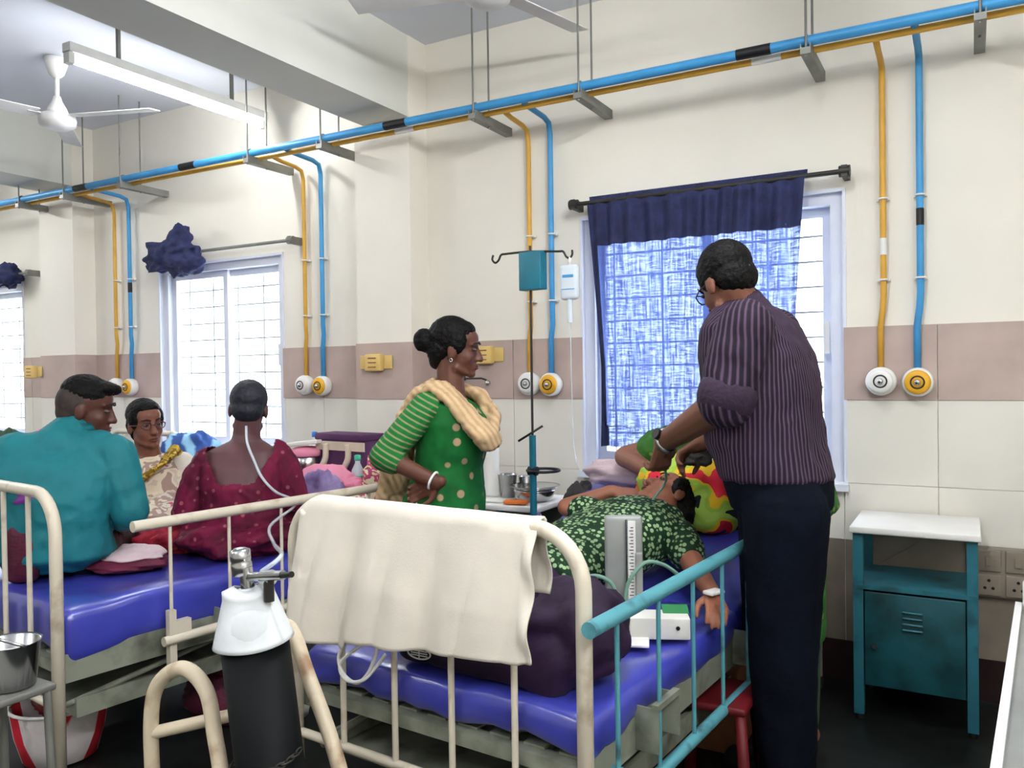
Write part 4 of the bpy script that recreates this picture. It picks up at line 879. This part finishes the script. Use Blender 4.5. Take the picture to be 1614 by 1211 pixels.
for l, r in legs: MB().rbox(V(l[-1])+f*.06+V((0, 0, -.045)), (.1, .27, .085), .04, Matrix((sd, f, V((0, 0, 1)))).transposed()).build('shoe', M['black'], D)
# rubber tube held in his hands
tag(MB().tube(smoothpath([(-.955, 2.79, 1.01), (-.97, 2.84, .95), (-1.01, 2.80, .88), (-1.0, 2.72, .86), (-.99, 2.66, .84)]), .0045, 8).build('thin_tube', M['tubeg'], None, (-.95, 2.8, 1)), 'thin green tube hanging from the hands of the man to the patient', 'tube')
tag(MB().lump((-.9, 2.98, 1.03), (.06, .05, .035), .4, 2.5, 77).build('dark_cuff', M['dkgrey'], None, (-.9, 2.98, 1.03)), 'dark grey cuff held between the hands of the man', 'cuff')

# --- standing woman in green
f = V((.9, .42, 0)).normalized(); sd = f.cross(V((0, 0, 1)))
T = secs([((-1.87, 2.74, .46), .19, .165), ((-1.87, 2.74, .68), .185, .165), ((-1.865, 2.74, .84), .17, .155), ((-1.845, 2.745, .98), .14, .125), ((-1.825, 2.75, 1.08), .15, .135), ((-1.82, 2.75, 1.16), .16, .135), ((-1.835, 2.75, 1.225), .15, .09), ((-1.835, 2.75, 1.265), .085, .06)], sd, f)
H = Head((-1.81, 2.76, 1.452), (.87, .48, -.12), (.1, 0, 1), .99); H.foot = f
aR = [(-1.85, 2.605, 1.22), (-1.955, 2.47, 1.04), (-1.745, 2.52, .945)]; aL = [(-1.84, 2.89, 1.215), (-1.88, 2.95, 1.0), (-1.84, 2.93, .80)]
legs = [([(-1.87, 2.66, .8), (-1.86, 2.66, .45), (-1.88, 2.66, .08)], [.085, .06, .04]), ([(-1.87, 2.82, .8), (-1.85, 2.82, .45), (-1.87, 2.82, .08)], [.085, .06, .04])]
G = person((-1.86, 2.75, 0), 'woman in green kurta and beige scarf standing with hand on hip between beds', skin('young_woman_skin', (96, 58, 44)), T[2:], (-1.835, 2.75, 1.28), H,
           [(aR, [.045, .039, .027]), (aL, [.045, .039, .027])], [(aR[2], (-.85, -.05, -.35), (.1, -1, -.2), -1, .92, (.25, .7, .6)), (aL[2], (.1, 0, -1), (0, -1, 0), 1, .92)], legs, .0055)
gm = mat_dots('green_printed_kurta', (16, 104, 44), (180, 150, 120), 15, .2, d2=(170, 175, 170), bump=.3)
b = MB(); b.loft(T[:-1], .008)
b.fuse('kurta', gm, G, vox=.009, sm=2, crease=.006, cs=.1)
for a in (aR, aL):
    b = MB(); e = V(a[1]).lerp(V(a[2]), .16); b.limb([a[0], V(a[0]).lerp(V(a[1]), .5), V(a[1]), e], [.062, .058, .054, .05]); so = b.fuse('sleeve', mat_stripe('green_striped_sleeve', (18, 106, 46), (150, 140, 98), (.5, .2, .9), 95, wobble=.6, lo=.55, hi=.95), G, vox=.007, sm=2, crease=.004, cs=.05)
b = MB()
for l, r in legs: b.limb(l, [.11, .1, .06])
b.fuse('trousers', M['towel'], G, vox=.012, crease=.005)
b = MB(); H.hair(b, .01, .0); H.E(b, 0, -.135, .02, .042, .04, .046); H.E(b, 0, -.1, .01, .03, .04, .03); H.E(b, .0, -.075, -.04, .05, .03, .05)
b.fuse('hair', MK['hair'], G, vox=.006, crease=.005, cs=.018)
MB().tube([H.p(.084, -.01+.006*math.cos(t), -.045+.006*math.sin(t)) for t in [i*2*math.pi/12 for i in range(12)]], .002, 6, True).build('earring', M['steel'], G)
w = V(aR[2]); d = (w-V(aR[1])).normalized(); a_, b_ = frame(d)
MB().tube([w-d*.02+(a_*math.cos(t)+b_*math.sin(t))*.033 for t in [i*2*math.pi/20 for i in range(20)]], .005, 8, True).build('bangle', M['white'], G)
b = MB()
def strip(b, L): b.loft([sec(c, s_, w_, t_, n_) for c, s_, w_, t_, n_ in L], ex=2.2, n=20)
strip(b, [((-2.075, 2.66, .52), (.35, 1, 0), .075, .02, (-1, .35, 0)), ((-2.07, 2.66, .8), (.35, 1, 0), .075, .025, (-1, .35, 0)), ((-2.03, 2.66, 1.02), (.3, 1, 0), .07, .022, (-1, .3, .2)), ((-1.965, 2.66, 1.19), (.2, 1, 0), .065, .02, (-.9, .2, .5)), ((-1.905, 2.67, 1.275), (.2, 1, 0), .068, .024, (-.5, 0, .9)), ((-1.825, 2.665, 1.298), (.1, 1, 0), .062, .024, (0, 0, 1)), ((-1.75, 2.66, 1.24), (0, 1, 0), .055, .022, (.6, -.1, .8)), ((-1.68, 2.665, 1.165), (-.2, 1, .2), .06, .03, (.8, 0, .6)), ((-1.635, 2.69, 1.115), (-.2, 1, .2), .075, .04, (.9, 0, .3)), ((-1.63, 2.72, 1.075), (-.2, 1, .2), .07, .035, (1, 0, 0))])
strip(b, [((-1.64, 2.72, 1.11), (-.2, 1, .2), .075, .035, (.9, 0, .3)), ((-1.665, 2.80, 1.17), (-.3, .9, .3), .055, .028, (.9, .1, .3)), ((-1.74, 2.84, 1.25), (.2, -.5, .6), .05, .022, (.5, .5, .6)), ((-1.85, 2.845, 1.295), (.3, -.9, .2), .045, .02, (-.3, .2, .9)), ((-1.915, 2.79, 1.31), (.9, -.3, .5), .045, .02, (-.6, .2, .8)), ((-1.915, 2.71, 1.305), (.6, .5, .4), .045, .02, (-.6, .2, .8)), ((-1.87, 2.675, 1.285), (.6, .5, .2), .045, .02, (-.2, -.3, .9))])
b.fuse('scarf', mat_stripe('beige_scarf', (206, 178, 138), (184, 150, 112), (.45, .7, .5), 75, wobble=1.2, lo=.2, hi=.9), G, vox=.007, sm=2, crease=.009, cs=.035)

# --- patient lying on the near bed
up_ = V((0, -.22, .97)); sdp = V((-.99, .12, .03))
T = secs([((-1.25, 2.28, .695), .17, .095), ((-1.2, 2.45, .715), .165, .095), ((-1.13, 2.62, .745), .165, .105), ((-1.085, 2.76, .775), .175, .105), ((-1.06, 2.87, .80), .155, .08), ((-1.05, 2.92, .815), .085, .06)], sdp, up_)
H = Head((-1.02, 3.035, .862), (-.6, -.12, .78), (.42, .85, .3), .98); H.foot = V((-.3, -1, 0))
aR = [(-1.215, 2.84, .80), (-1.355, 2.82, .835), (-1.20, 2.90, .895)]; aL = [(-.91, 2.80, .765), (-.805, 2.64, .70), (-.70, 2.49, .655)]
legs = [([(-1.32, 2.22, .69), (-1.36, 1.98, .80), (-1.47, 2.25, .65)], [.085, .06, .04]), ([(-1.18, 2.2, .68), (-1.2, 2.0, .74), (-1.4, 2.2, .65)], [.085, .06, .04])]
Pt = person((-1.15, 2.6, MT), 'patient in green spotted dress lying on the near bed with head on pillow', skin('patient_skin', (146, 92, 70)), T, (-1.045, 2.94, .825), H,
            [(aR, [.042, .037, .025]), (aL, [.045, .038, .026])], [(aR[2], (.85, .25, -.1), (-.1, .3, -.9), -1, .9), (aL[2], (.35, -.85, -.15), (-.2, -.1, -.9), -1, .9, (.3, .4, .3))], legs, .0055)
dm = mat_dots('dark_green_spotted_dress', (20, 52, 28), (160, 188, 140), 56, .36, d2=(130, 150, 130), soft=.1, bump=.2)
b = MB(); b.loft(T[:-1], .012)
for a in (aR, aL): b.limb([a[0], V(a[0]).lerp(V(a[1]), .55)], [.062, .06])
b.fuse('dress', dm, Pt, vox=.008, crease=.006, cs=.07)
b = MB()
for l, r in legs: b.limb(l, [.1, .075, .055])
b.fuse('trousers', M['purple'], Pt, vox=.01, crease=.004)
b = MB(); H.hair(b, .012, .0); H.E(b, .02, -.09, -.03, .07, .05, .07); b.limb([H.p(.03, -.08, -.05), H.p(.07, -.1, -.13), H.p(.09, -.1, -.2)], [.045, .035, .022])
b.fuse('hair', MK['hair'], Pt, vox=.006, crease=.005, cs=.02)
w = V(aL[2]); MB().rbox(w+V((.01, -.035, .022)), (.04, .06, .012), .005, Rz(-25)).build('dressing_tape', M['white'], Pt)

# --- man in teal shirt sitting on the left bed, seen from behind
f = V((-.62, .78, 0)).normalized(); sd = f.cross(V((0, 0, 1)))
def tq(x, y, z): return V((-2.955, 1.80, 0)) + sd*x + f*y + V((0, 0, z))
T = secs([(tq(0, -.02, .71), .185, .14), (tq(0, -.035, .82), .178, .125), (tq(0, -.03, .93), .192, .125), (tq(.0, 0, 1.02), .215, .12), (tq(.01, .04, 1.085), .20, .09), (tq(.02, .065, 1.125), .10, .075)], sd, f)
H = Head(tq(.075, .115, 1.238), (.66, .72, -.2), (.1, .05, 1), 1.0)
aR = [tq(.20, .01, 1.06), tq(.265, -.03, .86), tq(.16, .2, .76)]; aL = [tq(-.20, .01, 1.06), tq(-.34, -.02, .90), tq(-.36, .2, .80)]
legs = [([tq(-.08, .05, .71), tq(-.10, .5, .69), tq(-.1, .53, .1)], [.09, .065, .045]), ([tq(.08, .05, .71), tq(.08, .5, .69), tq(.08, .53, .1)], [.09, .065, .045])]
H.foot = f
Te = person((-2.93, 1.8, .63), 'man in teal shirt sitting on the left bed with his back to the viewer', skin('young_man_skin', (84, 48, 38)), T, tq(.03, .08, 1.14), H,
            [(aR, [.052, .045, .03]), (aL, [.052, .045, .03])], [(aR[2], tuple(f*.8-sd*.3-V((0, 0, .3))), (0, 0, -.9), 1, 1), (aL[2], tuple(f*.7+V((0, 0, -.6))), (.3, 0, -.9), -1, 1)], legs, .0065)
tm = mat('teal_shirt', (12, 112, 120), .7, var=.18, scale=4, bump=.15, bscale=25)
b = MB(); b.loft(T[:-1], .014)
for a in (aR, aL): b.limb([a[0], V(a[0]).lerp(V(a[1]), .5), a[1], V(a[1]).lerp(V(a[2]), .35)], [.078, .072, .062, .054])
b.cap(tq(.01, .03, 1.09), tq(.03, .08, 1.14), .098, .078); b.cap(tq(-.14, .02, 1.075), tq(.14, .03, 1.075), .08, .08)
b.fuse('shirt', tm, Te, vox=.008, crease=.008, cs=.085)
MB().loft([sec(tq(.03, .075, 1.13), sd, .085, .079, f), sec(tq(.037, .09, 1.185), sd, .073, .069, f), sec(tq(.032, .08, 1.15), sd, .086, .081, f)], ex=2, ends=False).build('collar', tm, Te)
b = MB()
for l, r in legs: b.limb(l, [.11, .085, .065])
b.fuse('trousers', M['black'], Te, vox=.012, crease=.004)
b = MB(); H.E(b, 0, -.012, .06, .072, .09, .068, 20, 12); H.E(b, 0, .05, .088, .05, .045, .025); H.E(b, -.01, .075, .088, .038, .03, .02)
hh = b.fuse('hair', MK['hair'], Te, vox=.006, crease=.004, cs=.016)
b = MB(); H.E(b, 0, -.03, .02, .0775, .084, .085, 20, 12); H.E(b, 0, -.045, -.02, .066, .062, .06); b.fuse('faded_sides', MK['fade'], hh, vox=.006)

# --- woman in printed sari on a stool beyond the left bed
f = V((.84, -.54, 0)).normalized(); sd = f.cross(V((0, 0, 1)))
T = secs([((-3.56, 2.70, .64), .19, .15), ((-3.575, 2.69, .71), .165, .14), ((-3.59, 2.68, .79), .165, .13), ((-3.60, 2.67, .87), .175, .12), ((-3.605, 2.67, .93), .15, .085), ((-3.60, 2.67, .965), .08, .06)], sd, f)
H = Head((-3.565, 2.635, 1.125), (.97, -.26, -.08), (.1, -.1, 1), 1.0); H.foot = f
aL = [(-3.495, 2.785, .905), (-3.44, 2.82, .69), (-3.36, 2.58, .72)]; aR = [(-3.715, 2.56, .905), (-3.70, 2.44, .74), (-3.5, 2.40, .70)]
legs = [([(-3.56, 2.62, .66), (-3.36, 2.44, .66), (-3.42, 2.36, .3)], [.085, .065, .04]), ([(-3.50, 2.74, .66), (-3.30, 2.55, .70), (-3.15, 2.45, .68)], [.085, .065, .04])]
Sa = person((-3.62, 2.68, 0), 'woman with spectacles in mustard printed sari sitting beyond the left bed', skin('older_woman_skin', (124, 78, 62)), T, (-3.595, 2.665, .985), H,
            [(aL, [.05, .043, .028]), (aR, [.05, .043, .028])], [(aL[2], (-.3, -.8, -.2), (0, 0, -1), 1, .9), (aR[2], (.8, .2, -.2), (0, 0, -1), -1, .9)], legs, .0065)
sm_ = mat_patch('cream_printed_sari', [(206, 190, 168), (222, 208, 184), (168, 140, 128), (214, 204, 190), (190, 90, 110)], 11, bump=.2)
b = MB(); b.loft(T[:5], .014); b.lump((-3.30, 2.46, .70), (.22, .2, .075), .3, 2, 5, flat=.635)
for l, r in legs: b.limb(l, [.12, .11, .08])
b.fuse('sari', sm_, Sa, vox=.01, crease=.007, cs=.06)
for a in (aL, aR):
    b = MB(); b.limb([a[0], V(a[0]).lerp(V(a[1]), .75)], [.07, .06]); b.fuse('blouse_sleeve', M['towel'], Sa, vox=.009, crease=.003)
b = MB()
strip(b, [((-3.40, 2.34, .71), (.3, .3, .9), .10, .035, f), ((-3.495, 2.42, .77), (.45, .3, .8), .095, .035, f), ((-3.475, 2.515, .845), (.5, .3, .7), .09, .035, f), ((-3.45, 2.64, .93), (.6, .4, .5), .08, .032, f), ((-3.50, 2.745, .99), (.7, -.2, 0), .07, .024, (0, .3, 1)), ((-3.60, 2.83, .92), (.7, .6, 0), .07, .02, (-.6, .7, .3)), ((-3.68, 2.85, .7), (.7, .6, 0), .08, .02, (-.6, .7, 0))])
b.fuse('sari_end', mat_patch('mustard_border', [(166, 132, 36), (198, 164, 60), (120, 92, 28), (206, 178, 84)], 26), Sa, vox=.008, crease=.007, cs=.03)
b = MB(); H.hair(b, .015, -.004); H.E(b, 0, -.11, -.03, .05, .045, .05); H.E(b, 0, -.06, -.05, .055, .04, .05); b.fuse('hair', MK['hair'], Sa, vox=.006, crease=.003, cs=.02); H.glasses(Sa, mat('red_brown_frame', (92, 40, 36), .4))
q = thing('stool', (-3.64, 2.71, 0), 'low stool under the woman in the printed sari', 'stool'); MB().rbox((-3.60, 2.74, .53), (.3, .3, .03), .01).build('seat', M['galv'], q)
for dx in (-.11, .11):
    for dy in (-.11, .11): MB().cyl((-3.60+dx*1.15, 2.74+dy*1.15, 0), (-3.60+dx, 2.74+dy, .52), .012).build('leg', M['galv'], q)

# --- patient in magenta dress sitting on the left bed, seen from behind
f = V((-.60, .80, 0)).normalized(); sd = f.cross(V((0, 0, 1)))
def mq(x, y, z): return V((-2.63, 2.39, 0)) + sd*x + f*y + V((0, 0, z))
T = secs([(mq(0, 0, .69), .18, .15), (mq(0, -.01, .80), .148, .125), (mq(0, -.015, .90), .15, .12), (mq(0, 0, .985), .155, .105), (mq(0, .015, 1.045), .145, .08), (mq(.01, .03, 1.08), .08, .06)], sd, f)
H = Head(mq(.02, .055, 1.218), (-.66, .74, -.15), (0, .1, 1), .97)
aL = [mq(-.155, .0, 1.0), mq(-.215, -.03, .80), mq(-.12, .17, .71)]; aR = [mq(.155, .01, 1.025), mq(.205, .01, .84), mq(.11, .18, .74)]
legs = [([mq(-.1, .05, .70), mq(-.24, .3, .70), mq(.0, .27, .67)], [.09, .065, .045]), ([mq(.1, .05, .70), mq(.24, .3, .70), mq(.0, .33, .67)], [.09, .065, .045])]
Mg = person((-2.63, 2.4, MT), 'patient in magenta open-backed dress sitting on the left bed facing the window', skin('magenta_patient_skin', (92, 60, 62)), T, mq(.012, .04, 1.095), H,
            [(aL, [.048, .04, .027]), (aR, [.048, .04, .027])], [(aL[2], (.8, .4, -.1), (0, 0, -1), 1, .9), (aR[2], (-.8, .4, -.1), (0, 0, -1), -1, .9)], legs, .0065, feet=False)
mm = mat_dots('magenta_printed_dress', (108, 14, 52), (160, 84, 96), 22, .15, d2=(110, 90, 120), bump=.35)
b = MB(); b.loft(T[:5], .014)
for l, r in legs: b.limb(l, [.12, .1, .08])
for a, q in ((aL, -1), (aR, 1)):
    b.limb([V(a[0])-sd*q*.02+V((0, 0, .005)), V(a[0]).lerp(V(a[1]), .3), V(a[0]).lerp(V(a[1]), .7), a[1], V(a[1]).lerp(V(a[2]), .3)], [.056, .06, .06, .057, .052])
b.lump((-2.63, 2.37, .70), (.25, .22, .09), .25, 2.2, 3, flat=.64)
cut(b.fuse('dress', mm, Mg, vox=.007, crease=.006, cs=.05), lambda p: p.z > .925 + max(0, abs((p-mq(0, 0, 0)).dot(sd))-.07)*1.9 + (.04 if (p-mq(0, 0, 0)).dot(f) > .03 else 0) and abs((p-mq(0, 0, 0)).dot(sd)) < .135)
tag(MB().lump((-2.93, 2.28, .67), (.16, .14, .085), .35, 2.4, 33, flat=.637).build('red_cloth', M['redp'], None, (-2.93, 2.28, .61)), 'red printed cloth heaped on the blue mattress at left of the magenta patient', 'cloth')
b = MB(); H.E(b, 0, -.02, .04, .079, .094, .084, 20, 12); H.E(b, 0, -.05, -.008, .068, .056, .062); b.fuse('cropped_hair', MK['crop'], Mg, vox=.006, crease=.0015, cs=.012)

# --- attendant in green, mostly hidden behind the doctor
f = V((-.85, .2, 0)).normalized(); sd = f.cross(V((0, 0, 1)))
T = [sec((-.56, 3.08, .85), sd, .16, .12, f), sec((-.585, 3.11, .98), sd, .15, .115, V((-.8, .2, -.4))), sec((-.66, 3.17, 1.09), sd, .155, .115, V((-.6, .1, -.8))), sec((-.74, 3.22, 1.16), sd, .16, .10, V((-.5, .1, -.85))), sec((-.81, 3.24, 1.20), sd, .09, .065, V((-.5, .1, -.85)))]
H = Head((-.885, 3.27, 1.325), (-.75, -.1, -.65), (-.5, .1, .8), .97); H.foot = f
aL = [(-.80, 3.12, 1.12), (-.98, 3.02, .98), (-1.1, 3.1, .95)]; aR = [(-.83, 3.32, 1.12), (-1.30, 3.29, .985), (-1.13, 3.14, .945)]
H = Head((-.82, 3.26, 1.34), (-.75, -.1, -.65), (-.5, .1, .8), .95); H.foot = f
legs = [([(-.55, 3.0, .82), (-.55, 2.99, .45), (-.54, 2.98, .08)], [.09, .06, .04]), ([(-.57, 3.14, .82), (-.57, 3.12, .45), (-.55, 3.1, .08)], [.09, .06, .04])]
At = person((-.56, 3.08, 0), 'person in green behind the man in striped shirt, only a bent arm showing', skin('attendant_skin', (136, 90, 72)), T, (-.81, 3.245, 1.22), H,
            [(aR, [.055, .048, .03])], [(aR[2], (.6, -.75, -.2), (.2, .1, -.9), -1, .92)], legs, .0065)
gm2 = mat_dots('green_leafy_print', (58, 112, 44), (124, 156, 70), 24, .2)
b = MB(); b.loft(T[:-1], .014); b.limb([aR[0], V(aR[0]).lerp(V(aR[1]), .45), V(aR[0]).lerp(V(aR[1]), .72)], [.08, .082, .078])
for l, r in legs: b.limb([l[0], V(l[0]).lerp(V(l[1]), 1.0)], [.1, .1])
b.fuse('kurta', gm2, At, vox=.009, crease=.006, cs=.06)
b = MB()
for l, r in legs: b.limb(l, [.1, .09, .06])
b.fuse('trousers', M['dgreen'], At, vox=.012)
b = MB(); H.hair(b, .01); b.fuse('hair', MK['hair'], At, vox=.006, crease=.003, cs=.02)
tag(MB().tube(smoothpath([vt+V((.03, .01, .06)), vt+V((.045, .06, .09)), (-1.80, 1.75, .858), (-2.07, 2.0, .848), tuple(mq(.10, -.24, .84)), tuple(mq(.03, -.205, .89)), tuple(mq(-.01, -.17, .95)), tuple(mq(-.025, -.135, 1.02)), tuple(mq(-.02, -.078, 1.085)), tuple(mq(-.01, -.055, 1.15))], 8), .0055, 8).build('oxygen_tube', M['clear'], None, vt), 'clear oxygen tube running from the cylinder up the back of the magenta patient', 'tube')
